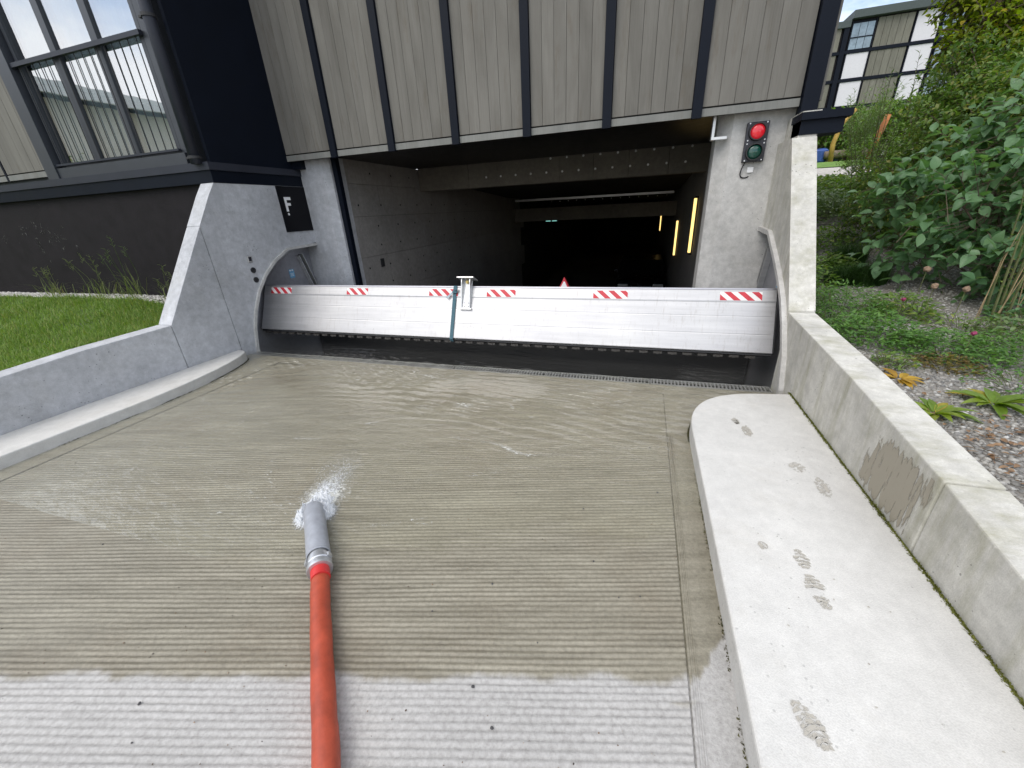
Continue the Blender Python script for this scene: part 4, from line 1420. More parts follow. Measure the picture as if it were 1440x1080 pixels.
        for off, hw in ((-0.036, 0.006), (0.036, 0.006)):
            ch.obox((A + B) / 2 + sd * off, (0.029, 0, 0), sd * hw, dv * ((B - A).length / 2))
        c_ = obj('guide_channel', ch, M['steel_lite'], sp)
        sl = MB(); sl.obox((A + B) / 2 + Vector((s * 0.026, 0, 0)), (0.003, 0, 0), sd * 0.029, dv * ((B - A).length / 2))
        obj('guide_slot', sl, M['rubber'], sp)
        mm = MB()
        yy, zz = (4.91, 0.93) if s < 0 else (4.70, 0.80)
        x_s = x_pl - s * 0.0035
        mm.box(min(x_s, x_pl - s * .001), max(x_s, x_pl - s * .001), yy, yy + 0.095, zz - 0.13, zz)
        st = obj('sticker', mm, M['sticker'] if s < 0 else M['steel_lite'], sp)
        if s < 0:
            ic = MB()
            for (ya, za, wy, wz) in ((.010, -.028, .028, .020), (.052, -.028, .030, .020), (.014, -.066, .066, .006), (.014, -.084, .060, .006), (.014, -.102, .064, .006)):
                ic.box(x_s + .0004, x_s + .001, yy + ya, yy + ya + wy, zz + za, zz + za + wz)
            obj('sticker_print', ic, M['white'], st)
        else:
            ic = MB()
            for k in range(3):
                ic.box(x_s - .001, x_s - .0004, yy + .015, yy + .08, zz - .03 - k * .035, zz - .015 - k * .035)
            obj('sticker_print', ic, M['sticker'], st)
    mm = MB(); mm.box(-5.13, 1.34, 5.16, 5.24, -0.54, 0.50)  # added panel hidden behind the gate, keeps pillar reflections out of the water
    obj('rear_blocker', mm, M['rubber'], t)
    # strap over the gate
    st = thing('strap', 'teal webbing strap hanging over the flood gate beside its bracket', 'strap', (-2.125, 4.2, 0.3))
    mm = MB()
    path = [fp(-0.035, -0.02), fp(-0.012, 0.010), fp(0.1, 0.0125), fp(0.30, 0.0125), fp(0.50, 0.0150), fp(0.60, 0.017), fp(Lh + 0.014, 0.014), fp(Lh + 0.020, 0.0), fp(Lh + 0.020, -0.12), fp(Lh - 0.1, -0.125)]
    wdt = 0.022
    for i in range(len(path) - 1):
        a, b = path[i], path[i + 1]
        mm.add([(-2.125 - wdt, a.y, a.z), (-2.125 + wdt, a.y, a.z), (-2.125 + wdt, b.y, b.z), (-2.125 - wdt, b.y, b.z)], [(0, 1, 2, 3)])
    o = obj('webbing', mm, M['teal'], st)
    so = o.modifiers.new('thick', 'SOLIDIFY'); so.thickness = 0.003; so.offset = 1.0
    kn = MB()
    p = fp(0.555, 0.03)
    kn.obox((-2.118, p.y, p.z), (0.030, 0, 0), nrm * 0.012, up * 0.018)
    kn.obox((-2.10, p.y - 0.004, p.z + 0.03), (0.020, 0, 0.006), nrm * 0.010, up * 0.016)
    obj('knot', kn, M['teal'], st, bevel=0.006)
    tl = MB()
    a, b = fp(0.555, 0.03), fp(0.47, 0.028)
    tl.add([(-2.15, a.y, a.z), (-2.13, a.y, a.z), (-2.205, b.y, b.z), (-2.235, b.y, b.z + 0.012)], [(0, 1, 2, 3)])
    o = obj('loose_end', tl, simple('faded_webbing', (0.35, 0.42, 0.46), 0.8, bump=0.3), st)
    so = o.modifiers.new('thick', 'SOLIDIFY'); so.thickness = 0.003
build_gate()

# ------------------------------------------------------------------ garage building
bld = thing('apartment_building', 'apartment house with grey weathered board facade and navy bars above the garage opening', 'building', (-1.75, 6.0, 0))
YF = 5.20
def facade_row(x_edges, y, z0, z1, ztrim, parent, nb=6, gap=0.10):
    """board panels between navy bars; each panel is a dark backing with its boards and lower trim board"""
    for xa, xb in zip(x_edges[:-1], x_edges[1:]):
        a, b = xa + gap / 2, xb - gap / 2
        m_ = MB(); m_.box(a - 0.02, b + 0.02, y + 0.028, y + 0.06, ztrim, z1 + 0.02)
        pn = obj('facade_panel', m_, M['black'], parent)
        w = (b - a) / nb
        me = box_mesh('board', w - 0.0028, 0.024, z1 - z0, M['wood'], 0.0012)
        for i in range(nb):
            piece('board', me, M['wood'], pn, (a + i * w + 0.0014, y + random.uniform(-.0015, .0015), z0))
        tm = box_mesh('trim_board', b - a, 0.03, z0 - 0.016 - ztrim, M['wood_trim'])
        piece('trim_board', tm, M['wood_trim'], pn, (a, y - 0.004, ztrim))
edges = [-5.00, -4.118, -3.208, -2.298, -1.392, -0.488, 0.418, 1.380]
facade_row(edges, YF, 2.470, 4.95, 2.385, bld, 6)
bar_me = box_mesh('facade_bar', 0.094, 0.07, 2.60, M['navy'])
for x in edges[1:-1]:
    piece('facade_bar', bar_me, M['navy'], bld, (x - 0.047, YF - 0.035, 2.372))
mb = MB(); mb.box(1.338, 1.475, YF - 0.06, YF + 0.08, 2.302, 4.97)
obj('corner_bar', mb, M['navy'], bld)
# return of the board cladding on the right side of the house
side_me = box_mesh('side_board', 0.026, 0.14, 2.55, M['wood'])
for i in range(12):
    piece('side_board', side_me, M['wood'], bld, (1.490, YF + 0.02 + i * 0.1425, 2.42))
mb = MB(); mb.box(1.44, 1.488, YF + 0.082, 33.9, 2.31, 8.0)
obj('side_wall', mb, M['charcoal'], bld)
mb = MB(); mb.box(-13.0, 1.488, YF + 0.065, 34.0, 4.972, 8.2); 
obj('upper_wall', mb, M['wood'], bld)
mb = MB(); mb.box(-13.2, 1.70, 3.9, 34.2, 8.201, 8.5)
obj('roof', mb, M['navy_lite'], bld)
mb = MB(); mb.box(-4.94, 1.43, YF + 0.066, 7.98, 2.44, 2.60)
obj('soffit', mb, M['black'], bld)
# navy return wall on the left, and its ledge
mb = MB(); mb.box(-5.0, -4.952, 4.02, 5.262, 2.29, 4.97)
mb.box(-5.0, -4.80, 5.2625, 5.50, 2.289, 2.60)
obj('return_wall', mb, M['navy'], bld)
mb = MB()
mb.box(-13.0, -4.925, 3.955, 4.05, 2.205, 2.288)
mb.box(-4.998, -4.925, 4.0505, 5.46, 2.205, 2.288)
obj('ledge_cap', mb, M['navy_lite'], bld)
mb = MB()
mb.box(-13.0, -4.944, 3.972, 4.05, 2.070, 2.2045)
mb.box(-4.998, -4.944, 4.0505, 5.44, 2.070, 2.2045)
obj('ledge', mb, M['navy'], bld)
# ledge on the right wing
mb = MB()
mb.box(1.285, 1.680, 4.86, 5.15, 2.225, 2.285)
mb.box(1.300, 1.640, 4.895, 5.14, 2.110, 2.2245)
obj('ledge', mb, M['navy'], bld)
# pillars
mb = MB()
out = [(0.665, 5.46), (0.80, 5.34), (1.36, 5.34), (1.36, 5.75), (0.665, 5.75)]
mb.prism([(x, y, -0.6) for x, y in out][::-1], [(x + 0 * y, y, 2.43) for x, y in out][::-1])
obj('pillar', mb, M['conc_pillar'], bld)
mb = MB()
out = [(-5.32, 5.432), (-4.80, 5.36), (-4.52, 5.36), (-4.44, 5.44), (-4.44, 5.75), (-5.32, 5.75)]
mb.prism([(x, y, -0.6) for x, y in out][::-1], [(x, y, 2.43) for x, y in out][::-1])
obj('pillar', mb, M['conc_left'], bld)
mb = MB(); mb.box(-4.438, -4.36, 5.48, 5.56, -0.12, 2.43)
obj('gate_rail', mb, M['navy'], bld)
# concrete panels of the left garage wall: cast in courses with recessed joints
zc = [-1.8, -0.35, 0.32, 0.98, 1.62, 2.10, 2.44]
for r_ in range(len(zc) - 1):
    y = 5.76 + (0.0 if r_ % 2 else -0.45)
    k = 0
    while y < 15.0:
        w = 1.25
        ya, yb = max(y, 5.76), y + w - 0.006
        if yb > ya + 0.05:
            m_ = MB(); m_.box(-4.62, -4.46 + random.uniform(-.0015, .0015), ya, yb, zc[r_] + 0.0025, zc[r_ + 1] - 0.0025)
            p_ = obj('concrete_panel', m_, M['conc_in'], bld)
        y += w
mb = MB()
for r_ in range(1, len(zc) - 1):
    y = 5.9 + (0.5 if r_ % 2 else 0.05)
    while y < 10.5:
        for dz in (0.17, 0.48):
            if zc[r_] + dz < zc[r_ + 1] - 0.05:
                mb.lathe((-4.458, y, zc[r_] + dz), (1, 0, 0), [(0, .017), (.002, .017), (.002, 0)], 10)
        y += 0.625
props(obj('tie_holes', mb, M['black'], bld), kind='stuff')
mb = MB(); mb.box(-4.458, -4.43, 6.28, 6.36, 0.78, 0.92)
obj('junction_box', mb, M['rubber'], bld, bevel=0.004)
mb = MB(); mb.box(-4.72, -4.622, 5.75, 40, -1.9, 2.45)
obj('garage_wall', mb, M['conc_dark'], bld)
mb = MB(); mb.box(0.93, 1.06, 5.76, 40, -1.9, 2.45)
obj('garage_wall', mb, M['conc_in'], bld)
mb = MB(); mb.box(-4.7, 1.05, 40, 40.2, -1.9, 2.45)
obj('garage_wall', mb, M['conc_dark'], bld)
# lintel made of cast panels with a row of round plugs
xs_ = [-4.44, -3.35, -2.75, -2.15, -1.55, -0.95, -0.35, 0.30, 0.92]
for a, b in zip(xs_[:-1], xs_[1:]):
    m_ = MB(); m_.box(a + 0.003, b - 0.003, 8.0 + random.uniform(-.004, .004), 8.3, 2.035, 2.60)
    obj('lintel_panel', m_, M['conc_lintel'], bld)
plug = bpy.data.meshes.new('plug')
_m = MB(); _m.lathe((0, 0, 0), (0, -1, 0), [(0, .019), (.008, .016), (.008, 0)], 10)
plug.from_pydata(_m.v, [], _m.f); plug.update()
for zz, x0, n in ((2.20, -2.98, 13), (2.42, -1.72, 9)):
    for i in range(n):
        piece('plug', plug, M['white'], bld, (x0 + i * 0.295, 7.994, zz))
mb = MB()
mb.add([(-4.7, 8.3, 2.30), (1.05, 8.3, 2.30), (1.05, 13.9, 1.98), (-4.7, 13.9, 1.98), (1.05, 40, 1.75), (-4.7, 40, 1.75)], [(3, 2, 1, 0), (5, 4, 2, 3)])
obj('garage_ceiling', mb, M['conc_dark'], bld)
mb = MB(); mb.box(-4.6, 0.92, 14.6, 14.9, 1.20, 1.62)
obj('garage_beam', mb, M['conc_lintel'], bld)
mb = MB(); mb.box(-4.2, 0.75, 13.86, 13.98, 1.84, 1.90)
tray = obj('cable_tray', mb, M['steel_lite'], bld)
for i in range(14):
    piece('plug', plug, M['white'], bld, (-2.95 + i * 0.27, 13.85, 1.79))
mb = MB()
mb.box(0.60, 0.625, 5.30, 5.40, 2.18, 2.435)
mb.box(0.6255, 0.75, 5.30, 5.36, 2.18, 2.205)
obj('hanging_bracket', mb, M['steel_lite'], bld)

# left part of the house: charcoal base, window with railing, boards
YW = 4.05
mb = MB(); mb.box(-13.0, -5.162, 4.03, 4.30, -0.2, 2.0695)
bw_ = obj('base_wall', mb, M['charcoal'], bld)
M['scuff'] = damp_mat('pale_scuff', (0.065, 0.062, 0.064), 30.0, 0.58, 0.08)
_r = random.Random(12)
_sc = damp_poly('scuffs', [blob(-9.0 + _r.gauss(0, .35), 1.45 + _r.gauss(0, .28), _r.uniform(.03, .14), _r.uniform(.03, .10), 200 + i, 10) for i in range(26)], M['scuff'], bw_, lambda a, b: (a, 4.0275, b))
_sc['kind'] = 'stuff'
facade_row([-13.2, -12.1, -11.05, -10.05, -9.05, -7.98], YW, 2.43, 4.95, 2.345, bld, 6, 0.05)
thin_bar = box_mesh('facade_bar', 0.045, 0.03, 2.62, M['navy'])
for x in (-12.1, -11.05, -10.05, -9.05):
    piece('facade_bar', thin_bar, M['navy'], bld, (x - 0.0225, YW - 0.008, 2.335))
mb = MB(); mb.box(-13.2, -5.002, 4.25, 4.32, 2.0, 4.97)
mb.box(-13.2, -7.985, 4.115, 4.249, 2.27, 2.36)
obj('wall_core', mb, M['room'], bld)
mb = MB(); mb.box(-13.1, -5.001, 4.05, 4.32, 4.972, 8.2)
obj('upper_wall', mb, M['wood'], bld)
mb = MB()
mb.box(-7.995, -7.76, 3.985, 4.25, 2.292, 4.97)
mb.box(-5.40, -5.265, 4.052, 4.25, 2.300, 4.97)
mb.box(-7.80, -5.30, 4.003, 4.247, 2.292, 2.415)
win = obj('window', mb, M['frame'], bld)
px = [-7.73, -6.955, -6.185, -5.415]
for a, b in zip(px[:-1], px[1:]):
    m_ = MB()
    m_.box(a, a + 0.055, 4.06, 4.13, 2.4155, 4.97)
    m_.box(b - 0.055, b, 4.06, 4.13, 2.4155, 4.97)
    m_.box(a + 0.056, b - 0.056, 4.065, 4.125, 2.4155, 2.47)
    obj('sash', m_, M['frame'], win)
    m_ = MB(); m_.box(a + 0.05, b - 0.05, 4.088, 4.094, 2.46, 4.96)
    obj('pane', m_, M['glass'], win)
cu = MB()
nn = 160
vs, fs = [], []
for i in range(nn + 1):
    x = -7.70 + 2.27 * i / nn
    y = 4.185 + 0.018 * math.sin(i * 0.9) + 0.01 * math.sin(i * 0.37)
    vs += [(x, y, 2.47), (x, y, 4.96)]
for i in range(nn):
    fs.append((2 * i, 2 * i + 2, 2 * i + 3, 2 * i + 1))
cu.add(vs, fs)
obj('curtain', cu, M['curtain'], win, smooth=True)
# railing before the window
mb = MB()
mb.box(-7.755, -5.385, 4.004, 4.046, 3.535, 3.580)
mb.box(-7.755, -5.385, 4.006, 4.044, 2.440, 2.462)
rl = obj('railing', mb, M['navy_lite'], bld)
bm_ = box_mesh('railing_bar', 0.007, 0.007, 1.071, M['rubber'])
x = -7.66
while x < -5.42:
    piece('railing_bar', bm_, M['rubber'], rl, (x, 4.034, 2.463))
    x += 0.135
# drainpipe at the corner
dp = MB(); dp.tube([(-5.065, 3.93, 2.27), (-5.065, 3.93, 4.97)], 0.058, 20)
pipe = obj('drainpipe', dp, M['navy_lite'], bld, smooth=True)
for zz in (3.60, 2.32):
    m_ = MB()
    m_.lathe((-5.065, 3.93, zz), (0, 0, 1), [(0, .060), (0, .068), (.03, .068), (.03, .060)], 20)
    m_.box(-5.175, -5.130, 3.90, 4.04, zz + .005, zz + .025)
    obj('pipe_clamp', m_, M['rubber'], pipe)

# ------------------------------------------------------------------ traffic light
tl_t = thing('traffic_light', 'two lamp traffic light glowing red above green on the right pillar', 'traffic light', (1.025, 5.3, 1.94))
mb = MB(); mb.box(0.928, 1.128, 5.285, 5.338, 1.945, 2.306)
obj('housing', mb, M['signal_box'], tl_t, bevel=0.006)
for zz, mt in ((2.218, 'red_lens'), (2.035, 'green_lens')):
    m_ = MB(); m_.lathe((1.028, 5.284, zz), (0, -1, 0), [(0, .085), (.030, .080), (.031, .070), (.004, .067)], 28)
    obj('lens_ring', m_, M['rubber'], tl_t, smooth=False)
    m_ = MB(); m_.lathe((1.028, 5.281, zz), (0, -1, 0), [(0, .068), (.010, .062), (.018, .045), (.023, .022), (.0245, 0.001)], 28)
    o = obj('lens', m_, M[mt], tl_t, smooth=True)
    o['label'] = 'red lens' if mt == 'red_lens' else 'green lens'
    if mt == 'red_lens':
        m_ = MB(); m_.lathe((1.020, 5.262, zz + 0.004), (0, -1, 0), [(0, .040), (.0015, .030), (.003, .001)], 20)
    for sx in (-1, 1):
        for sz in (-1, 1):
            m_ = MB(); m_.lathe((1.028 + sx * .078, 5.2845, zz + sz * .076), (0, -1, 0), [(0, .007), (.005, .007), (.006, 0.0)], 8)
            obj('screw', m_, M['steel_lite'], tl_t)
cb = MB()
pth = []
for i in range(15):
    a = i / 14
    pth.append((0.965 - 0.055 * math.sin(a * math.pi) + 0.06 * a, 5.318 + 0.02 * a, 1.95 - 0.15 * math.sin(a * math.pi * 0.62) ))
cb.tube(pth, 0.006, 8)
obj('cable', cb, M['rubber'], tl_t, smooth=True)
mb = MB(); mb.box(1.00, 1.06, 5.325, 5.339, 1.845, 1.90)
obj('cable_gland', mb, M['white'], tl_t, bevel=0.006)

# ------------------------------------------------------------------ tube lamps and things in the garage
def tube_lamp(x, y, z0, z1, label):
    t = thing('tube_lamp', label, 'lamp', (x + 0.03, y, z0), 'yellow tube lamps on the garage wall')
    m_ = MB(); m_.tube([(x - 0.02, y, z0), (x - 0.02, y, z1)], 0.026, 12)
    obj('tube', m_, M['tube'], t)
    m_ = MB(); m_.box(x + 0.008, x + 0.028, y - 0.03, y + 0.03, z0 - 0.02, z1 + 0.02)
    m_.box(x - 0.03, x + 0.028, y - 0.03, y + 0.03, z0 - 0.04, z0 - 0.001)
    m_.box(x - 0.03, x + 0.028, y - 0.03, y + 0.03, z1 + 0.001, z1 + 0.04)
    obj('fitting', m_, M['rubber'], t)
tube_lamp(0.90, 8.90, 0.66, 1.64, 'longest glowing yellow tube lamp on the garage wall, nearest the entrance pillar')
tube_lamp(0.90, 13.0, 0.16, 1.10, 'glowing yellow tube lamp second from the entrance on the garage wall')
tube_lamp(0.90, 27.0, 0.05, 1.10, 'shortest and farthest glowing yellow tube lamp, above the dark car')
t = thing('exit_sign', 'small greenish lit sign bar far back in the dark garage', 'sign', (-3.4, 16.0, 1.1))
m_ = MB(); m_.box(-3.68, -3.18, 16.02, 16.06, 1.12, 1.26); obj('case', m_, M['rubber'], t)
m_ = MB(); m_.box(-3.64, -3.46, 16.0, 16.018, 1.14, 1.17); m_.box(-3.40, -3.22, 16.0, 16.018, 1.14, 1.18); obj('lit_strip', m_, M['exit'], t)

def warning_triangle():
    t = thing('warning_sign', 'small folding red and white triangle sign peeking over the flood gate', 'warning sign', (-1.07, 5.9, -0.16))
    apex = Vector((-1.075, 5.90, 0.66)); w, base = 0.40, -0.16
    def tri(yb, name, mat, grow, off):
        m2 = MB()
        a = [(-1.075, 5.90 + off, 0.66 - grow * 1.9), (-1.075 - w + grow, yb + off, base + grow), (-1.075 + w - grow, yb + off, base + grow)]
        b = [(p[0], p[1] + 0.006, p[2]) for p in a]
        m2.prism(a, b)
        return obj(name, m2, mat, t)
    tri(5.76, 'front_board', M['red_tape'], 0.0, 0.0)
    tri(5.76, 'front_face', M['white'], 0.024, -0.0075)
    tri(6.12, 'rear_board', M['red_tape'], 0.0, 0.012)
    return t
warning_triangle()

def parked_car():
    x0, y0, z = 0.0, 17.0, -1.76
    t = thing('parked_car', 'dark parked car barely visible deep in the garage', 'car', (x0, y0, z))
    prof = [(-2.1, .30), (-2.1, .66), (-1.95, .80), (-1.15, .92), (-0.55, 1.38), (0.75, 1.42), (1.55, 1.02), (2.0, .95), (2.1, .70), (2.1, .30)]
    m_ = MB()
    n = len(prof)
    vs, fs = [], []
    rows = (-0.86, -0.80, -0.55, 0.55, 0.80, 0.86)
    for s in rows:
        k = abs(s)
        for y, h in prof:
            vs.append((x0 + s * (1 - 0.16 * max(0, h - .9)), y0 + y * (0.985 if k > .82 else 1), z + (h if k < .83 else .30 + (h - .30) * .93)))
    for r_ in range(len(rows) - 1):
        for k in range(n):
            a, b = r_ * n + k, r_ * n + (k + 1) % n
            fs.append((a, b, b + n, a + n))
    fs += [tuple(range(n)), tuple(range((len(rows) - 1) * n, len(rows) * n))[::-1]]
    m_.add(vs, fs)
    obj('body', m_, M['car'], t, bevel=0.02)
    m_ = MB(); m_.add([(x0 - .68, y0 - 1.13, z + .945), (x0 + .68, y0 - 1.13, z + .945), (x0 + .60, y0 - .60, z + 1.36), (x0 - .60, y0 - .60, z + 1.36)], [(0, 1, 2, 3)])
    obj('windscreen', m_, M['car_glass'], t)
    for s in (-1, 1):
        m_ = MB(); m_.obox((x0 + s * .60, y0 - 2.105, z + .68), (.17, 0, 0), (0, .012, 0), (0, 0, .06)); obj('headlight', m_, M['steel_lite'], t)
        for yy in (-1.3, 1.3):
            m_ = MB(); m_.lathe((x0 + s * .70, y0 + yy, z + .31), (s, 0, 0), [(0, .31), (.17, .31), (.19, .27), (.17, .20)], 20)
            wh = obj('wheel', m_, M['rubber'], t)
            m_ = MB(); m_.lathe((x0 + s * .871, y0 + yy, z + .31), (s, 0, 0), [(0, .20), (.012, .17), (.005, .05), (.012, 0)], 20); obj('rim', m_, M['steel_lite'], wh)
    m_ = MB(); m_.box(x0 - .26, x0 + .26, y0 - 2.125, y0 - 2.102, z + .42, z + .53); obj('number_plate', m_, M['white'], t)
    for s in (-1, 1):
        m_ = MB(); m_.obox((x0 + s * .92, y0 - .75, z + 1.02), (.09, 0, 0), (0, .05, 0), (0, 0, .06)); obj('wing_mirror', m_, M['car'], t, bevel=0.02)
parked_car()

# ------------------------------------------------------------------ hose
def build_hose():
    t = thing('fire_hose', 'red pump hose with grey outlet pipe lying down the wet ramp', 'hose', (-1.40, 1.05, 0))
    pts = [(-0.10, -0.45, .042), (-0.33, -0.16, .042), (-0.57, 0.13, .042), (-0.812, 0.413, .042), (-0.947, 0.556, .042), (-1.121, 0.742, .043), (-1.26, 0.893, .045), (-1.355, 1.003, .050)]
    dense = []
    for i in range(len(pts) - 1):
        p0, p1, p2, p3 = [Vector(pts[max(0, min(len(pts) - 1, i + k))]) for k in (-1, 0, 1, 2)]
        for s in range(8):
            u = s / 8
            dense.append(0.5 * ((2 * p1) + (p2 - p0) * u + (2 * p0 - 5 * p1 + 4 * p2 - p3) * u * u + (3 * p1 - p0 - 3 * p2 + p3) * u ** 3))
    dense.append(Vector(pts[-1]))
    m_ = MB(); rad = [0.0415 + 0.0008 * math.sin(i * 0.8) + 0.0005 * math.sin(i * 2.3) for i in range(len(dense))]
    rad[-1] = rad[-2] = 0.039
    m_.tube(dense, rad, 28, flat=0.97)
    obj('hose_body', m_, M['hose'], t, smooth=True)
    ax = Vector((-0.34, 0.335, 0.0)).normalized()
    c = Vector((-1.335, 0.983, .054))
    m_ = MB(); m_.lathe(c, ax, [(-0.012, .034), (-0.012, .0435), (.066, .0430), (.066, .034)], 28)
    obj('hose_sleeve', m_, M['hose_end'], t, smooth=False)
    m_ = MB(); m_.lathe(c + ax * 0.040, ax, [(0, .040), (0, .058), (.012, .060), (.016, .055), (.040, .055), (.044, .059), (.060, .059), (.064, .053), (.082, .053), (.084, .047), (.118, .047)], 28)
    cp = obj('coupling', m_, M['coupling'], t)
    for k in range(3):
        w = k * 2.094 + 0.5
        s = ax.cross(Vector((0, 0, 1)))
        off = s * math.cos(w) * .060 + Vector((0, 0, 1)) * math.sin(w) * .060
        m_ = MB(); m_.obox(c + ax * 0.092 + off, ax * .012, off.normalized() * .006, off.cross(ax).normalized() * .013)
        obj('lug', m_, M['coupling'], cp)
    m_ = MB(); m_.lathe(c + ax * 0.142, ax, [(0.012, .046), (0.0, .052), (0.004, .057), (0.03, .057), (.395, .0545), (.400, .053), (.400, .047), (.20, .047)], 32)
    obj('outlet_pipe', m_, M['pvc'], t, smooth=False)
    for p in t.children:
        if p.name.startswith(('outlet', 'coupling', 'hose_sleeve')):
            for f in p.data.polygons:
                f.use_smooth = True
            p.data.update()
            e = p.modifiers.new('edge', 'EDGE_SPLIT'); e.split_angle = R(40)
    return c + ax * 0.54, ax
tip, hax = build_hose()

# churned water at the outlet
def build_splash():
    import bmesh
    bm = bmesh.new()
    bmesh.ops.create_icosphere(bm, subdivisions=1, radius=1.0)
    bv = np.array([v.co[:] for v in bm.verts]); bf = np.array([[v.index for v in f.verts] for f in bm.faces]); bm.free()
    hx = np.array([hax.x, hax.y]); sx_ = np.array([-hax.y, hax.x]); c0 = np.array([tip.x, tip.y])
    def env(A, B):
        """how much froth stands at a point: A along the jet, B across it"""
        d = np.hypot(A, B)
        collar = np.exp(-((d - .072) / .036) ** 2) * sstep(-.13, -.04, A)
        core = 1.0 * np.exp(-((A - .065) / .075) ** 2 - (B / .075) ** 2)
        wig = .03 * np.sin(A * 16 + 1) + A * .42
        tail = .95 * np.exp(-np.maximum(A, 0) / .24) * np.exp(-((B + wig * (A > 0) * sstep(0, .1, A)) / (.045 + .30 * np.maximum(A, 0))) ** 2) * sstep(-.01, .06, A)
        return np.maximum(np.maximum(collar, core), tail)
    ga, gb = np.arange(-.15, .72, .0024), np.arange(-.34, .34, .0024)
    A, B = np.meshgrid(ga, gb, indexing='ij')
    e = env(A, B)
    px_, py_ = c0[0] + A * hx[0] + B * sx_[0], c0[1] + A * hx[1] + B * sx_[1]
    n1, n2 = fbm(A * 38, B * 46, 121, 4), fbm(A * 110 + 3.0, B * 130, 123, 3)
    rdg = 1 - np.abs(2 * n1 - 1)
    z = e ** 1.2 * (.012 + .070 * rdg ** 2 * (.35 + n2)) + .0022 * (n2 - .5)
    z = np.where(e < .06, -.004, z + .003)
    nr, nc = A.shape
    Vg = np.stack([px_, py_, z], -1).reshape(-1, 3)
    ii = np.arange(nr - 1)[:, None] * nc + np.arange(nc - 1)[None]
    q_ = np.stack([ii, ii + 1, ii + nc + 1, ii + nc], -1)
    q_ = q_[(e[:-1, :-1] > .05) | (e[1:, 1:] > .05)]
    Fg = np.concatenate([q_[:, [0, 1, 2]], q_[:, [0, 2, 3]]]).reshape(-1)
    fo_g = (np.clip(e * 1.25, 0, 1.2) * (.45 + .9 * rdg)).ravel()
    # droplets thrown off the froth
    n = 60000
    a_, b_ = RNG.uniform(-.12, .55, n), RNG.uniform(-.25, .25, n)
    keep = RNG.random(n) < env(a_, b_) ** 1.3 * .30
    a_, b_ = a_[keep], b_[keep]; n = len(a_)
    ee = env(a_, b_)
    P = np.stack([c0[0] + a_ * hx[0] + b_ * sx_[0], c0[1] + a_ * hx[1] + b_ * sx_[1], .006 + ee * np.abs(RNG.normal(.012, .022, n))], -1)
    rad = RNG.uniform(.0005, .0022, n)
    V = (bv[None] * rad[:, None, None] * RNG.uniform(.6, 1.6, (n, 1, 3)) + P[:, None]).reshape(-1, 3)
    F = (bf[None] + (np.arange(n) * len(bv))[:, None, None]).reshape(-1)
    fo = np.concatenate([fo_g, np.full(len(V), 1.2)])
    F = np.concatenate([Fg, F + len(Vg)])
    V = np.concatenate([Vg, V])
    me = mesh_np('water_splash', V, F, 3, True)
    attr(me, 'pale_water', fo)
    o = link_mesh('water_splash', me, M['froth'])
    props(o, 'white churned water bubbling from the mouth of the grey pipe', 'splash', kind='stuff')
build_splash()

# stray pebbles on the ramp
def stone_mesh(seed, sub=2):
    import bmesh
    r_ = random.Random(seed)
    bm = bmesh.new()
    bmesh.ops.create_icosphere(bm, subdivisions=sub, radius=1.0)
    sx, sy, sz = r_.uniform(.8, 1.2), r_.uniform(.6, 1.0), r_.uniform(.45, .7)
    for v in bm.verts:
        k = r_.uniform(.82, 1.12)
        v.co = Vector((v.co.x * sx * k, v.co.y * sy * k, v.co.z * sz * k))
    me = bpy.data.meshes.new('pebble'); bm.to_mesh(me); bm.free()
    me.materials.append(M['pebble'])
    return me
peb = [stone_mesh(i) for i in range(4)]
for i, (x, y) in enumerate([(-1.64, .38), (-.11, 1.45), (-.76, 1.0), (-.63, 1.85), (-.28, .99), (.02, 1.28), (-.47, .77), (-2.75, .87), (.20, 2.06), (-1.53, .29), (.11, 1.31), (-.21, 1.81), (-.36, .67), (.16, 2.55), (.05, 2.38), (-.55, 1.2)]):
    o = link_mesh('pebble', peb[i % 4], M['pebble'])
    o.location = (x, y, 0.002)
    s = random.uniform(.003, .0062)
    o.scale = (s, s, s)
    o.rotation_euler.z = random.uniform(0, 6.28)
    props(o, 'small dark pebble lying on the ribbed ramp', 'pebble', 'small dark pebbles scattered over the ramp')

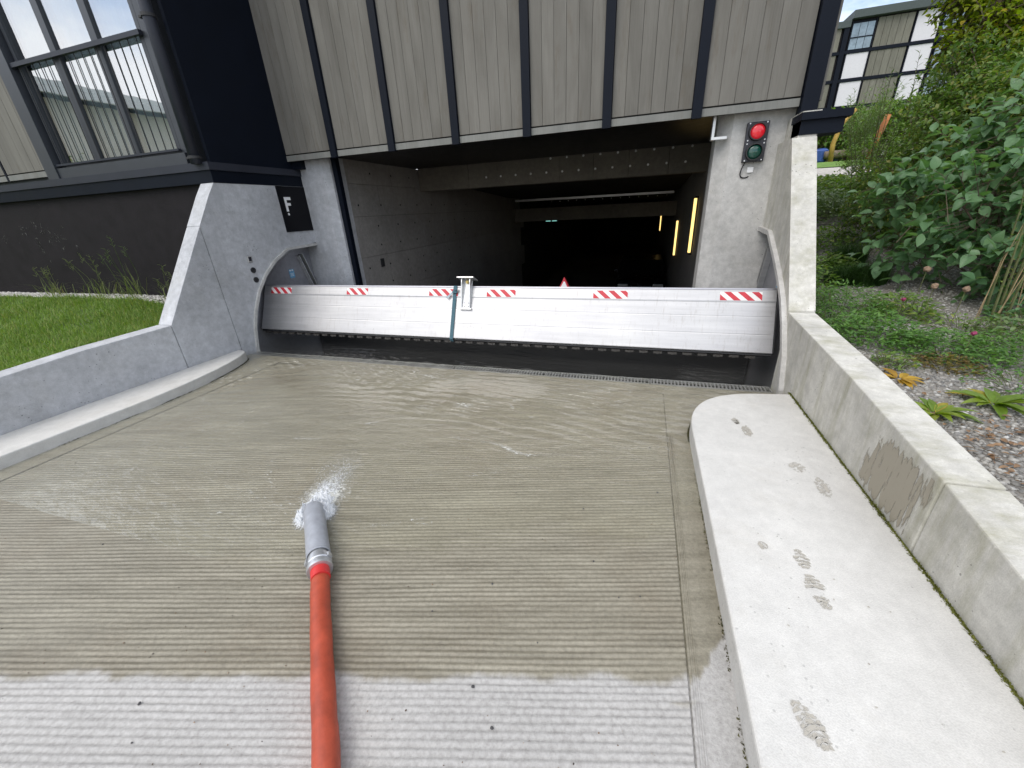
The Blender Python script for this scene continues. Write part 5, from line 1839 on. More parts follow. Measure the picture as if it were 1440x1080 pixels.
# ------------------------------------------------------------------ left lawn
def left_z(x, y):
    return 0.50 + 0.05 * np.clip(y / 4.0, -1, 1) + 0.16 * sstep(2.0, 4.0, y) * sstep(-5.3, -7.0, x)
def build_lawn():
    xs, ys = np.linspace(-60, -5.16, 120), np.linspace(-60, 4.04, 140)
    Y, X = np.meshgrid(ys, xs, indexing='ij')
    Z = left_z(X, Y) - 0.02
    nr, nc = X.shape
    ii = np.arange(nr - 1)[:, None] * nc + np.arange(nc - 1)[None]
    F = np.stack([ii, ii + 1, ii + nc + 1, ii + nc], -1).reshape(-1)
    o = link_mesh('lawn', mesh_np('lawn', np.stack([X, Y, Z], -1).reshape(-1, 3), F, 4, True), M['turf_soil'])
    props(o, kind='structure')
build_lawn()
def blades(name, P, H, Wd, lean, mat, curve=0.5, tint=None):
    """grass blades: two quads and a tip each"""
    n = len(P)
    a = RNG.uniform(0, 2 * np.pi, n)
    d = np.stack([np.cos(a), np.sin(a), 0 * a], -1)
    s = np.stack([-np.sin(a), np.cos(a), 0 * a], -1)
    up = np.array([0, 0, 1.0])
    ln = (lean * RNG.uniform(0.2, 1.4, n))[:, None]
    H, Wd = H[:, None], Wd[:, None]
    p1 = P + up * H * 0.5 + d * ln * H * 0.25
    p2 = P + up * H * (0.95 - 0.35 * np.minimum(ln, 1.3)) + d * ln * H * (0.7 + curve * 0.4)
    V = np.stack([P - s * Wd, P + s * Wd, p1 - s * Wd * .75, p1 + s * Wd * .75, p2], 1).reshape(-1, 3)
    b = np.arange(n)[:, None] * 5
    F = np.concatenate([b + np.array([[0, 1, 3]]), b + np.array([[0, 3, 2]]), b + np.array([[2, 3, 4]])], 1).reshape(-1)
    me = mesh_np(name, V, F, 3, True)
    attr(me, 'tint', np.repeat(tint if tint is not None else RNG.random(n), 5))
    return link_mesh(name, me, mat)
n = 75000
X = -5.17 - 7.5 * RNG.random(n) ** 1.5
Y = RNG.uniform(0.9, 3.74, n)
cl = fbm(X * 2.2, Y * 2.2, 81, 3)
keep = RNG.random(n) < 0.35 + 1.1 * cl
X, Y, cl = X[keep], Y[keep], cl[keep]
P = np.stack([X, Y, left_z(X, Y) - 0.02], -1)
o = blades('grass', P, (0.055 + 0.075 * cl) * RNG.uniform(.6, 1.3, len(X)), np.full(len(X), .0026), 0.8, M['grass'], tint=np.clip(RNG.normal(0.45, 0.22, len(X)) + (cl - .5) * 0.6, 0, 0.999))
props(o, 'bright green lawn grass between the charcoal wall and the left ramp wall', 'grass', kind='stuff')

def stones(name, X, Y, Z, rmin, rmax, mat):
    import bmesh
    bm = bmesh.new(); bmesh.ops.create_icosphere(bm, subdivisions=1, radius=1.0)
    bv = np.array([v.co[:] for v in bm.verts]); bf = np.array([[v.index for v in f.verts] for f in bm.faces]); bm.free()
    n = len(X)
    r = rmin + (rmax - rmin) * RNG.random(n) ** 2
    a = RNG.uniform(0, 6.28, n); ca, sa = np.cos(a), np.sin(a)
    k = RNG.uniform(.75, 1.2, (n, len(bv), 1))
    q = bv[None] * k * np.stack([r * RNG.uniform(.9, 1.4, n), r * RNG.uniform(.6, 1.0, n), r * RNG.uniform(.45, .75, n)], -1)[:, None]
    V = np.stack([q[..., 0] * ca[:, None] - q[..., 1] * sa[:, None] + X[:, None], q[..., 0] * sa[:, None] + q[..., 1] * ca[:, None] + Y[:, None], q[..., 2] + Z[:, None]], -1).reshape(-1, 3)
    F = (bf[None] + (np.arange(n) * len(bv))[:, None, None]).reshape(-1)
    me = mesh_np(name, V, F, 3, False)
    attr(me, 'tint', np.repeat(RNG.random(n), len(bv)))
    return link_mesh(name, me, mat)
n = 3500
X = -5.2 - 7.5 * RNG.random(n); Y = RNG.uniform(3.76, 4.02, n)
props(stones('gravel', X, Y, left_z(X, Y) - 0.012, .012, .026, M['stone_pale']), 'strip of pale gravel along the foot of the charcoal wall', 'gravel', kind='stuff')

# weeds standing at the charcoal wall
WEED_LABELS = ['leafy clump of weeds beside the wing of the left wall', 'wispy seeding grass tuft left of the leafy weed clump', 'tallest grass stalks fanned out against the charcoal wall',
               'thin weed stalks with one upright seed spike before the charcoal wall', 'sparse arching grass near the left frame edge at the charcoal wall']
for i, (x, y, n, h, ln) in enumerate([(-5.65, 3.85, 150, .30, 0.8), (-6.15, 3.85, 70, .34, 1.0), (-7.0, 3.86, 36, .55, 0.9), (-7.7, 3.86, 46, .42, 1.1), (-8.9, 3.86, 50, .34, 1.2)]):
    px_ = x + RNG.normal(0, .16, n); py_ = np.clip(y + RNG.normal(0, .07, n), 3.6, 4.0)
    P = np.stack([px_, py_, left_z(px_, py_) - .02], -1)
    t = thing('weed', WEED_LABELS[i], 'weed', (x, y, float(left_z(np.array(x), np.array(y)))))
    o = blades('blades', P, h * RNG.uniform(.35, 1.15, n), np.full(n, .0032), ln, M['weed'] if i else M['grass'])
    o.parent = t; o.location = -t.location
    props(o, kind='stuff')
    m_ = MB()
    for k in range(5 if i else 2):
        bx, by = x + random.uniform(-.2, .2), y + random.uniform(-.04, .04)
        bz = float(left_z(np.array(bx), np.array(by)))
        tx = bx + random.uniform(-.22, .22); hh = h * random.uniform(.9, 1.5)
        top = (tx, by - random.uniform(0, .1), bz + hh)
        m_.tube([(bx, by, bz - .02), ((bx + tx) / 2 - .02, by, bz + hh * .55), top], .0022, 4)
        for j in range(9):
            a = random.uniform(0, 6.28); l_ = random.uniform(.02, .05)
            c = (tx + math.cos(a) * l_, top[1] + math.sin(a) * l_, top[2] - .015 * j + .02)
            m_.tube([(tx, top[1], top[2] - .016 * j), c], .0022, 3)
    obj('stalks', m_, M['weed'], t)

# grit washed over the ramp
n = 1500
X = RNG.uniform(-4.2, 0.42, n); Y = RNG.uniform(0.1, 2.6, n)
cl = fbm(X * 1.6, Y * 3.2, 95, 3)
k = RNG.random(n) < sstep(.40, .66, cl)
props(stones('grit', X[k], Y[k], ramp_z(Y[k]) + .0005, .0010, .0036, leaf_mat('grit', (0.06, 0.05, 0.045), (0.22, 0.14, 0.08), (0.45, 0.40, 0.33), 0.8, 0.0)), 'fine brown grit washed over the ribbed ramp', 'grit', kind='stuff')

# ------------------------------------------------------------------ right garden
def garden_z(x, y):
    z = 0.40 + 0.05 * np.clip((y - 1.5) / 3.0, 0, 1)
    prof = np.interp(y, [4.5, 8, 12, 16, 20, 26, 60, 300], [0, .42, 1.10, 1.72, 2.22, 2.45, 2.7, 3.5])
    return z + prof * sstep(1.3, 3.2, x) + 0.02 * (fbm(x * 1.2, y * 1.2, 91, 3) - .5)
def build_garden():
    def grid(name, xs, ys, mat, dz=0.0):
        Y, X = np.meshgrid(ys, xs, indexing='ij')
        Z = garden_z(X, Y) + dz
        nr, nc = X.shape
        ii = np.arange(nr - 1)[:, None] * nc + np.arange(nc - 1)[None]
        F = np.stack([ii, ii + 1, ii + nc + 1, ii + nc], -1).reshape(-1)
        return props(link_mesh(name, mesh_np(name, np.stack([X, Y, Z], -1).reshape(-1, 3), F, 4, True), mat), kind='structure')
    xs = np.concatenate([np.linspace(1.449, 14, 90), np.linspace(14.5, 60, 40), np.linspace(70, 300, 12)])
    ys = np.concatenate([np.linspace(-300, -10, 12), np.linspace(-8, -0.5, 16), np.linspace(0, 30, 150), np.linspace(31, 60, 30), np.linspace(70, 300, 12)])
    grid('ground', xs, ys, M['soil'])
    grid('lawn', np.linspace(2.5, 40, 60), np.linspace(17.6, 50, 60), M['turf_far'], 0.05)
    grid('path', np.linspace(2.2, 40, 60), np.linspace(15.2, 17.6, 14), M['path'], 0.03)
build_garden()
n = 46000
X = 1.46 + 3.4 * RNG.random(n) ** 1.3; Y = 1.2 + 7.0 * RNG.random(n) ** 1.25
props(stones('gravel', X, Y, garden_z(X, Y) + .002, .006, .018, M['stone']), 'grey and buff gravel of the planting bed beyond the right wall', 'gravel', kind='stuff')

# --- leaves ---------------------------------------------------------------
def unit(v):
    return v / np.maximum(np.linalg.norm(v, axis=-1, keepdims=True), 1e-9)
STN = {'broad': [(0.0, 0.03), (.16, .62), (.38, 1.0), (.62, .86), (.84, .42), (1.0, 0.0)],
       'oval': [(0.0, 0.05), (.35, .95), (.7, .8), (1.0, 0.0)],
       'narrow': [(0.0, 0.1), (.4, 1.0), (1.0, 0.0)]}
def leaf_geo(P, D, Nn, L, W, shape, fold=0.22, droop=0.18):
    """arrays of vertices and triangles for many leaves"""
    st = STN[shape]
    n = len(P)
    D = unit(D); Sd = unit(np.cross(D, Nn)); Nn = np.cross(Sd, D)
    L, W = L[:, None], W[:, None]
    cols = []
    for t, w in st:
        mid = P + D * L * t - Nn * L * droop * t * t
        if w > 0.01:
            cols += [mid - Sd * W * w * .5 + Nn * W * fold * w, mid, mid + Sd * W * w * .5 + Nn * W * fold * w]
        else:
            cols += [mid]
    V = np.stack(cols, 1)
    m = V.shape[1]
    F = []
    k = len(st) - 1
    for i in range(k):
        a, b = 3 * i, 3 * (i + 1)
        if i < k - 1:
            F += [(a, a + 1, b + 1), (a, b + 1, b), (a + 1, a + 2, b + 2), (a + 1, b + 2, b + 1)]
        else:
            F += [(a, a + 1, b), (a + 1, a + 2, b)]
    F = (np.array(F)[None] + (np.arange(n) * m)[:, None, None])
    return V.reshape(-1, 3), F.reshape(-1), m
def leaves_obj(name, P, D, Nn, L, W, shape, mat, parent, tint=None, **kw):
    V, F, m = leaf_geo(P, D, Nn, L, W, shape, **kw)
    base = np.array(origin_of(parent)) if parent else np.zeros(3)
    me = mesh_np(name, V - base, F, 3, True)
    attr(me, 'tint', np.repeat(tint if tint is not None else RNG.random(len(P)), m))
    return link_mesh(name, me, mat, parent)

def twigs_in(lumps, n, tl, up=0.35, shell=0.55):
    """twig starts and directions spread through the crown's lumps, denser towards the outside"""
    vol = np.array([l[3] * l[4] * l[5] for l in lumps]) ** (2 / 3)
    pick = RNG.choice(len(lumps), n, p=vol / vol.sum())
    d = unit(RNG.normal(0, 1, (n, 3)))
    rr = shell + (1 - shell) * RNG.random(n) ** 0.7
    C = np.array([l[:3] for l in lumps])[pick]; Rr = np.array([l[3:] for l in lumps])[pick]
    P = C + d * Rr * rr[:, None]
    dirn = unit(d + np.array([0, 0, up]) + RNG.normal(0, .35, (n, 3)))
    return P - dirn * (np.asarray(tl)[:, None]) * .6, dirn

def shrub(name, label, cat, base, lumps, n_tw, per, tlen, L, W, shape, mat, stem_mat, stems=7, stem_r=.012, up=.35, shell=.5, group=None, leaf_part='leaves', min_z=None, droop=.18, flat=0.8):
    t = thing(name, label, cat, base, group)
    tl = tlen * RNG.uniform(.6, 1.3, n_tw)
    P0, D = twigs_in(lumps, n_tw, tl, up, shell)
    if min_z is not None:
        ok = P0[:, 2] > min_z
        P0, D, tl = P0[ok], D[ok], tl[ok]
        n_tw = len(P0)
    s = (np.arange(per) + .6) / per
    Pl = P0[:, None] + D[:, None] * (tl[:, None] * s[None])[..., None]
    bend = np.array([0, 0, -1.0]) * (tl[:, None] * s[None] ** 2 * .18)[..., None]
    Pl = Pl + bend
    ang = np.arange(per)[None] * 2.4 + RNG.uniform(0, 6.28, (n_tw, 1))
    a1 = unit(np.cross(D, np.array([.13, .21, 1.0]))); a2 = np.cross(D, a1)
    side = a1[:, None] * np.cos(ang)[..., None] + a2[:, None] * np.sin(ang)[..., None]
    Dl = unit(side * .9 + D[:, None] * .7 + RNG.normal(0, .2, side.shape) + np.array([0, 0, -.1]))
    Nl = unit(np.array([0, 0, flat]) + RNG.normal(0, .35, side.shape) + D[:, None] * .4)
    Pl, Dl, Nl = Pl.reshape(-1, 3), Dl.reshape(-1, 3), Nl.reshape(-1, 3)
    n = len(Pl)
    k = RNG.uniform(.6, 1.2, n)
    tint = np.clip(np.repeat(RNG.random(n_tw), per) * .6 + RNG.random(n) * .4, 0, .999)
    # stems: a few main limbs reaching to the lumps plus the twigs
    m_ = MB()
    b = Vector(base)
    for i in range(stems):
        l_ = lumps[i % len(lumps)]
        e = Vector((l_[0] + random.uniform(-.6, .6) * l_[3], l_[1] + random.uniform(-.6, .6) * l_[4], l_[2] + random.uniform(-.1, .75) * l_[5]))
        s0 = b + Vector((random.uniform(-.12, .12), random.uniform(-.12, .12), -.05))
        mid = s0.lerp(e, .5) + Vector((random.uniform(-.1, .1), random.uniform(-.1, .1), .12 * (e - s0).length))
        m_.tube([s0, s0.lerp(mid, .5) + Vector((0, 0, .05)), mid, mid.lerp(e, .5) + Vector((0, 0, .04)), e], [stem_r, stem_r * .85, stem_r * .65, stem_r * .45, stem_r * .2], 6, cap=False)
    step = max(1, n_tw // 900)
    for i in range(0, n_tw, step):
        p, d = Vector(P0[i]), Vector(D[i])
        q = p + d * tl[i] + Vector((0, 0, -.18 * tl[i]))
        m_.tube([p - d * tl[i] * .5, p.lerp(q, .5) + Vector((0, 0, .05 * tl[i])), q], [stem_r * .28, stem_r * .22, stem_r * .1], 3, cap=False)
    obj('stems', m_, stem_mat, t)
    return t, Pl, Dl, Nl, L * k, W * k, tint

def finish(res, shape, mat, individual=0, droop=.18, name='leaves'):
    t, P, D, Nl, L, W, tint = res
    n = len(P)
    if individual:
        cam_p = np.array([0, 0, 1.6])
        d = np.linalg.norm(P - cam_p, axis=1)
        # what shows: the near side of the crown
        order = np.argsort(d)
        near, rest = order[:individual], order[individual:]
        ref = []
        for v in range(6):
            V, F, m = leaf_geo(np.zeros((1, 3)), np.array([[1.0, 0, 0]]), np.array([[0, 0, 1.0]]), np.array([1.0]), np.array([(W / L).mean() * (0.9 + .06 * v)]), shape, fold=.12 + .05 * v, droop=.08 + .07 * v)
            me = mesh_np('leaf', V, F, 3, True)
            attr(me, 'tint', np.full(m, v / 6.0))
            me.materials.append(mat)
            ref.append(me)
        b = np.array(origin_of(t))
        for j, i in enumerate(near):
            o = link_mesh('leaf', ref[j % 6], mat, t)
            x = Vector(D[i]).normalized()
            y = Vector(Nl[i]).cross(x).normalized()
            z = x.cross(y)
            s = L[i]
            M4 = Matrix(((x.x * s, y.x * s, z.x * s, P[i][0] - b[0]), (x.y * s, y.y * s, z.y * s, P[i][1] - b[1]), (x.z * s, y.z * s, z.z * s, P[i][2] - b[2]), (0, 0, 0, 1)))
            o.matrix_local = M4
        P, D, Nl, L, W, tint = [q[rest] for q in (P, D, Nl, L, W, tint)]
    o = leaves_obj(name, P, D, Nl, L, W, shape, mat, t, tint, droop=droop)
    props(o, kind='stuff')
    return t

# broad-leaved shrub in front, built leaf by leaf where it is near
lump_b = [(3.15, 5.45, 1.45, .60, .55, .50), (2.95, 5.75, 1.0, .50, .50, .42), (3.45, 5.0, .95, .55, .42, .45), (3.65, 5.5, 1.75, .65, .65, .45), (2.80, 6.1, 1.55, .38, .45, .38), (3.9, 5.4, 1.1, .8, .8, .6), (3.25, 6.0, 1.95, .40, .45, .35), (3.75, 5.9, 2.25, .55, .55, .40)]
res = shrub('broad_leaf_shrub', 'broad leaved green shrub leaning over the gravel bed behind the right wall', 'shrub', (3.6, 5.4, .45), lump_b, 520, 6, .36, .125, .080, 'broad', M['leaf_broad'], M['bark'], 12, .014, .2, .45)
finish(res, 'broad', M['leaf_broad'], 300, .25)
# taller small-leaved shrubs behind it
lump_m = [(5.0, 8.0, 2.85, .9, .9, .7), (4.35, 8.1, 2.6, .6, .7, .55), (3.95, 7.5, 2.25, .70, .8, .75), (4.7, 7.1, 2.45, .9, .9, .75), (3.45, 7.7, 1.55, .60, .7, .70), (5.4, 6.8, 2.3, 1.0, 1.0, .9), (4.2, 7.4, 1.4, 1.0, 1.0, .9), (4.05, 8.3, 2.95, .42, .5, .55), (4.6, 6.2, 2.1, .55, .55, .5)]
res = shrub('hedge_shrub', 'tall dense shrub with small olive green leaves behind the broad leaved shrub', 'shrub', (4.3, 7.2, .8), lump_m, 4600, 9, .34, .066, .036, 'oval', M['leaf_dark'], M['bark'], 16, .018, .5, .5)
finish(res, 'oval', M['leaf_dark'])
# yellow-green tree over it
lump_y = [(4.50, 9.0, 3.70, .50, .6, .50), (5.1, 9.0, 3.5, .65, .7, .45), (4.45, 9.3, 4.4, .50, .5, .5), (5.3, 9.4, 4.5, .9, .8, .6), (6.1, 9.0, 3.9, .8, .8, .6), (4.75, 8.8, 3.15, .40, .5, .35)]
res = shrub('tree', 'tree with yellowing green leaves rising above the shrubs by the house', 'tree', (5.4, 9.1, 1.1), lump_y, 2600, 8, .40, .085, .048, 'oval', M['leaf_yellow'], M['bark'], 14, .05, .15, .45, flat=1.0)
finish(res, 'oval', M['leaf_yellow'], name='crown')
res = shrub('tree', 'dark green tree at the upper right corner behind the yellowing tree', 'tree', (8.0, 10.6, 1.4), [(6.1, 10.9, 4.7, .8, .9, .9), (7.2, 10.6, 4.6, 1.3, 1.2, 1.2), (6.6, 11.0, 5.8, 1.2, 1.1, .8), (7.6, 10.5, 3.4, 1.6, 1.2, 1.0)], 2400, 8, .42, .10, .05, 'oval', M['leaf_dark'], M['bark'], 14, .06, .1, .4)
finish(res, 'oval', M['leaf_dark'], name='crown')

# upright willow shoots against the far building
def shoot_bush(label, base, n_st, h, spread, L, W, mat, seed, lean=(0, 0), shape='narrow', per=26, cat='shrub', name='willow', start=.15):
    rr = random.Random(seed)
    t = thing(name, label, cat, base)
    m_ = MB(); Ps, Ds, Ns = [], [], []
    for i in range(n_st):
        a = rr.uniform(0, 6.28); r0 = rr.uniform(0, .15)
        p = Vector(base) + Vector((math.cos(a) * r0, math.sin(a) * r0, -.05))
        hh = h * rr.uniform(.6, 1.05)
        e = p + Vector((math.cos(a) * spread * rr.uniform(.2, 1) + lean[0], math.sin(a) * spread * rr.uniform(.2, 1) + lean[1], hh))
        mid = p.lerp(e, .5) + Vector((-.05 * math.cos(a), -.05 * math.sin(a), .06 * hh))
        m_.tube([p, p.lerp(mid, .6), mid, mid.lerp(e, .6), e], [.010, .008, .006, .004, .0015], 5, cap=False)
        for k in range(per):
            s = start + (1 - start) * k / per
            q = p.lerp(mid, s * 2) if s < .5 else mid.lerp(e, s * 2 - 1)
            w = k * 2.4 + rr.uniform(0, .6)
            Ps.append(q); Ds.append((math.cos(w) * .8, math.sin(w) * .8, .75)); Ns.append((-math.cos(w) * .5, -math.sin(w) * .5, .8))
    obj('stems', m_, M['stem_green'], t)
    Ps, Ds, Ns = np.array(Ps), np.array(Ds) + RNG.normal(0, .18, (len(Ps), 3)), np.array(Ns)
    k = RNG.uniform(.6, 1.2, len(Ps))
    o = leaves_obj('leaves', Ps, Ds, Ns, L * k, W * k, shape, mat, t)
    props(o, kind='stuff')
    return t
shoot_bush('tall willow shoots with narrow leaves before the far white panels', (3.55, 8.9, 1.0), 9, 2.5, .35, .085, .017, M['leaf_willow'], 1, (-.1, 0), per=44, start=.3)
shoot_bush('slender leafy shoots between the willow shoots and the yellowing tree', (4.15, 9.4, 1.1), 5, 2.5, .30, .095, .020, M['leaf_mid'], 2, (0, 0), per=44)
shoot_bush('highest willow shoots against the sky edge left of the yellowing tree', (3.85, 8.3, .9), 7, 3.1, .30, .080, .018, M['leaf_willow'], 3, (.05, 0), per=48, start=.35)
shoot_bush('pale bushy willow in front of the far building ground floor', (7.4, 20.5, 2.6), 50, 2.6, 1.1, .16, .03, M['leaf_willow'], 4, (0, 0), per=40)
shoot_bush('tall dry stemmed shrub with small round leaves at the right frame edge', (3.16, 4.72, .45), 5, 1.8, .2, .032, .024, M['leaf_mid'], 5, (-.1, 0), 'oval', per=42)

# dry canes
t = thing('dry_canes', 'dead buff canes leaning out of the shrubs at the right edge', 'dead stems', (3.05, 4.7, .45))
canes = MB()
for i in range(7):
    x, y = 3.12 + random.uniform(-.16, .22), 4.70 + random.uniform(-.12, .12)
    canes.tube([(x, y, .42), (x + random.uniform(-.08, .08), y + random.uniform(-.08, .08), 1.0), (x + random.uniform(-.2, .2), y + random.uniform(-.2, .2), random.uniform(1.5, 2.2))], [.0038, .003, .0015], 5)
obj('canes', canes, M['stem_dry'], t)

# dark bushes further along the house
FB = [('low dark bush with glossy leaves beside the path, nearest the house corner', 5.0, 11.6, 1.2, .6, 0.5), ('rounded mid green bush between the path and the willow shoots', 5.9, 13.8, 1.5, 1.1, 1.1), ('wide dark bush under the playground posts', 7.2, 14.8, 1.7, 1.0, 1.0),
      ('bushy green shrub filling the gap behind the broad leaved shrub', 5.2, 10.2, 1.0, 1.2, 1.2)]
for lab, x, y, z, r_, h in FB:
    z = float(garden_z(np.array(x), np.array(y)))
    res = shrub('bush', lab, 'bush', (x, y, z), [(x, y, z + h * .55, r_, r_, h * .6), (x + .5 * r_, y, z + h * .8, r_ * .6, r_ * .6, h * .5), (x - .5 * r_, y + .1, z + h * .5, r_ * .6, r_ * .6, h * .45)], 520, 7, .3, .075, .04, 'oval', M['leaf_dark'], M['bark'], 8, .012, .5, .4)
    finish(res, 'oval', M['leaf_dark' if 'dark' in lab else 'leaf_mid'])

# ground plants of the bed
def clump(label, x, y, r_, h, n, L, W, mat, shape='oval', cat='plant', name='ground_plant', flowers=None, part='leaves'):
    z = float(garden_z(np.array(x), np.array(y)))
    t = thing(name, label, cat, (x, y, z))
    a = RNG.uniform(0, 6.28, n); rr = r_ * np.sqrt(RNG.random(n))
    px_, py_ = x + rr * np.cos(a), y + rr * np.sin(a)
    px_ = np.maximum(px_, 1.49)
    hz = h * (1 - (rr / r_) ** 2 * .6) * RNG.uniform(.15, 1, n)
    P = np.stack([px_, py_, garden_z(px_, py_) + hz], -1)
    b = RNG.uniform(0, 6.28, n)
    D = np.stack([np.cos(b), np.sin(b), RNG.uniform(-.2, .9, n)], -1)
    k = RNG.uniform(.6, 1.25, n)
    o = leaves_obj(part, P, D, np.stack([RNG.normal(0, .4, n), RNG.normal(0, .4, n), np.ones(n)], -1), L * k, W * k, shape, mat, t)
    props(o, kind='stuff')
    m_ = MB()
    for i in range(0, n, max(1, n // 60)):
        p = Vector(P[i]); g = Vector((x + (p.x - x) * .6, y + (p.y - y) * .6, z))
        m_.tube([g, g.lerp(p, .6) + Vector((0, 0, .01)), p], .0022, 3, cap=False)
    props(obj('stems', m_, M['stem_green'], t), kind='stuff')
    for fx, fy, fh, fm, fr_ in (flowers or []):
        fz = float(garden_z(np.array(fx), np.array(fy)))
        m_ = MB(); m_.tube([(fx, fy, fz), (fx + .01, fy, fz + fh)], .003, 5)
        st = obj('flower_stem', m_, M['stem_green'], t)
        import bmesh
        bm = bmesh.new(); bmesh.ops.create_icosphere(bm, subdivisions=2, radius=fr_)
        for v in bm.verts:
            v.co *= random.uniform(.75, 1.2)
            v.co += Vector((fx + .01, fy, fz + fh)) - Vector(t.location)
        me = bpy.data.meshes.new('flower_head'); bm.to_mesh(me); bm.free(); me.materials.append(fm)
        f = link_mesh('flower_head', me, fm, t)
    return t
clump('feathery green plant clump nearest the foot of the right wing', 1.95, 4.75, .40, .34, 1500, .060, .014, M['leaf_clover'], 'narrow')
clump('bright green clover mound with one pink flower along the wall top', 1.90, 3.95, .36, .26, 1500, .050, .017, M['leaf_clover'], 'oval', flowers=[(2.15, 4.20, .30, M['pink'], .017)])
clump('dark green spreading plant with a crimson flower in mid gravel', 2.30, 3.72, .36, .16, 1200, .045, .015, M['leaf_clover'], 'oval', flowers=[(2.33, 3.62, .19, M['pink'], .017)])
clump('low green plant at the right edge of the gravel', 2.75, 3.65, .42, .18, 1300, .045, .014, M['leaf_clover'], 'narrow')
clump('russet and olive low plant between two green clumps', 2.13, 3.40, .19, .09, 420, .030, .014, M['leaf_russet'], 'oval')
clump('light green leafy clump below the broad leaved shrub', 2.45, 4.75, .28, .24, 620, .055, .020, M['leaf_mid'], 'oval', flowers=[(2.52, 4.55, .34, M['pod'], .026), (2.62, 4.92, .40, M['pod'], .028), (2.78, 4.60, .30, M['pod'], .026)])
clump('leafy ground clump far along the wing of the right wall', 2.35, 6.6, .40, .26, 900, .07, .03, M['leaf_mid'], 'oval')
clump('bright green low plants beside the gravel further back', 2.75, 8.0, .5, .3, 900, .07, .035, M['leaf_mid'], 'oval')
clump('low green plants in front of the pale path', 4.2, 12.6, .9, .35, 1600, .11, .05, M['leaf_mid'], 'oval')
clump('pale green leafy plants beyond the dark grass tufts', 3.55, 10.6, .8, .35, 1500, .10, .045, M['leaf_willow'], 'oval')
for lab_, x_, y_, r_, h_, n_, L_, W_, mt_, sh_ in [
    ('thin scatter of feathery weeds close to the wall corner', 1.72, 4.35, .25, .22, 260, .05, .012, 'leaf_clover', 'narrow'),
    ('loose pale weed in the gravel under the dry seed heads', 2.75, 4.35, .3, .14, 240, .045, .016, 'leaf_mid', 'oval'),
    ('tall loose leafy weed beside the right wing', 1.85, 5.5, .3, .5, 420, .075, .026, 'leaf_mid', 'oval'),
    ('sparse weed with bluish leaves at the shrub foot by the right edge', 2.95, 4.15, .28, .2, 260, .055, .02, 'leaf_willow', 'oval'),
    ('few low clover leaves between the russet plant and the hostas', 2.35, 3.1, .3, .07, 200, .03, .014, 'leaf_clover', 'oval'),
    ('low sprig of weeds behind the withered yellow leaves', 1.80, 3.36, .14, .12, 160, .04, .014, 'leaf_mid', 'oval')]:
    clump(lab_, x_, y_, r_, h_, n_, L_, W_, M[mt_], sh_)
clump('greyish leafy plant under the willow shoots near the path', 3.4, 9.6, .6, .5, 1300, .09, .035, M['leaf_willow'], 'oval')
clump('low shaded foliage under the shrubs at the right edge', 3.35, 4.55, .35, .2, 500, .06, .03, M['leaf_broad'], 'oval')
for lab, x, y, r_, h, n in [('dark fine grass tuft beside the gravel, nearest the shrub', 2.62, 5.9, .26, .34, 1500), ('dark fine grass tuft left of the two others by the wing', 2.38, 6.0, .22, .3, 1200), ('dark fine grass tuft farthest back by the leafy clump', 2.75, 6.9, .3, .36, 1400)]:
    a = RNG.uniform(0, 6.28, n); rr = r_ * np.sqrt(RNG.random(n)) * .7
    px_, py_ = x + rr * np.cos(a), y + rr * np.sin(a)
    P = np.stack([px_, py_, garden_z(px_, py_)], -1)
    z = float(garden_z(np.array(x), np.array(y)))
    t = thing('grass_tuft', lab, 'grass tuft', (x, y, z), 'dark grass tufts in the gravel bed')
    o = blades('blades', P, h * RNG.uniform(.5, 1.1, n), np.full(n, .0022), 1.0, M['grass_dark'])
    o.parent = t; o.location = -t.location
    props(o, kind='stuff')
# hostas, each leaf a part
def rosette(name, label, x, y, n, L, W, mat, droop=.4, up=.55):
    z = float(garden_z(np.array(x), np.array(y)))
    t = thing(name, label, 'plant', (x, y, z))
    for i in range(n):
        a = i * 2.4 + random.uniform(-.2, .2)
        u_ = up * random.uniform(.5, 1.5)
        k = random.uniform(.7, 1.15)
        V, F, m = leaf_geo(np.array([[0, 0, .0]]), np.array([[math.cos(a), math.sin(a), u_]]), np.array([[-math.cos(a) * u_, -math.sin(a) * u_, 1.0]]), np.array([L * k]), np.array([W * k]), 'broad', droop=droop)
        V = V + np.array([math.cos(a) * .015, math.sin(a) * .015, 0.01])
        me = mesh_np('leaf', V, F, 3, True); attr(me, 'tint', np.full(m, random.random()))
        link_mesh('leaf', me, mat, t)
    return t
rosette('hosta', 'lime green hosta close to the wall top, left of its pair', 1.66, 2.60, 16, .16, .055, M['leaf_hosta'])
rosette('hosta', 'lime green hosta farther from the wall, right of its pair', 2.02, 2.78, 17, .17, .055, M['leaf_hosta'])
rosette('withered_plant', 'yellow withered leaves lying by the wall top', 1.72, 3.10, 11, .14, .05, M['leaf_withered'], .25, .25)
# fallen leaves: stuff
n = 260
X = 1.62 + np.abs(RNG.normal(0, .35, n)); Y = 2.15 + RNG.normal(0, .35, n)
P = np.stack([X, Y, garden_z(X, Y) + .018], -1); b = RNG.uniform(0, 6.28, n)
props(leaves_obj('fallen_leaves', P, np.stack([np.cos(b), np.sin(b), RNG.uniform(-.1, .3, n)], -1), np.stack([RNG.normal(0, .3, n), RNG.normal(0, .3, n), np.ones(n)], -1), RNG.uniform(.02, .045, n), RNG.uniform(.012, .022, n), 'oval', M['leaf_brown'], None), 'brown fallen leaves scattered on the gravel by the wall', 'leaves', kind='stuff')

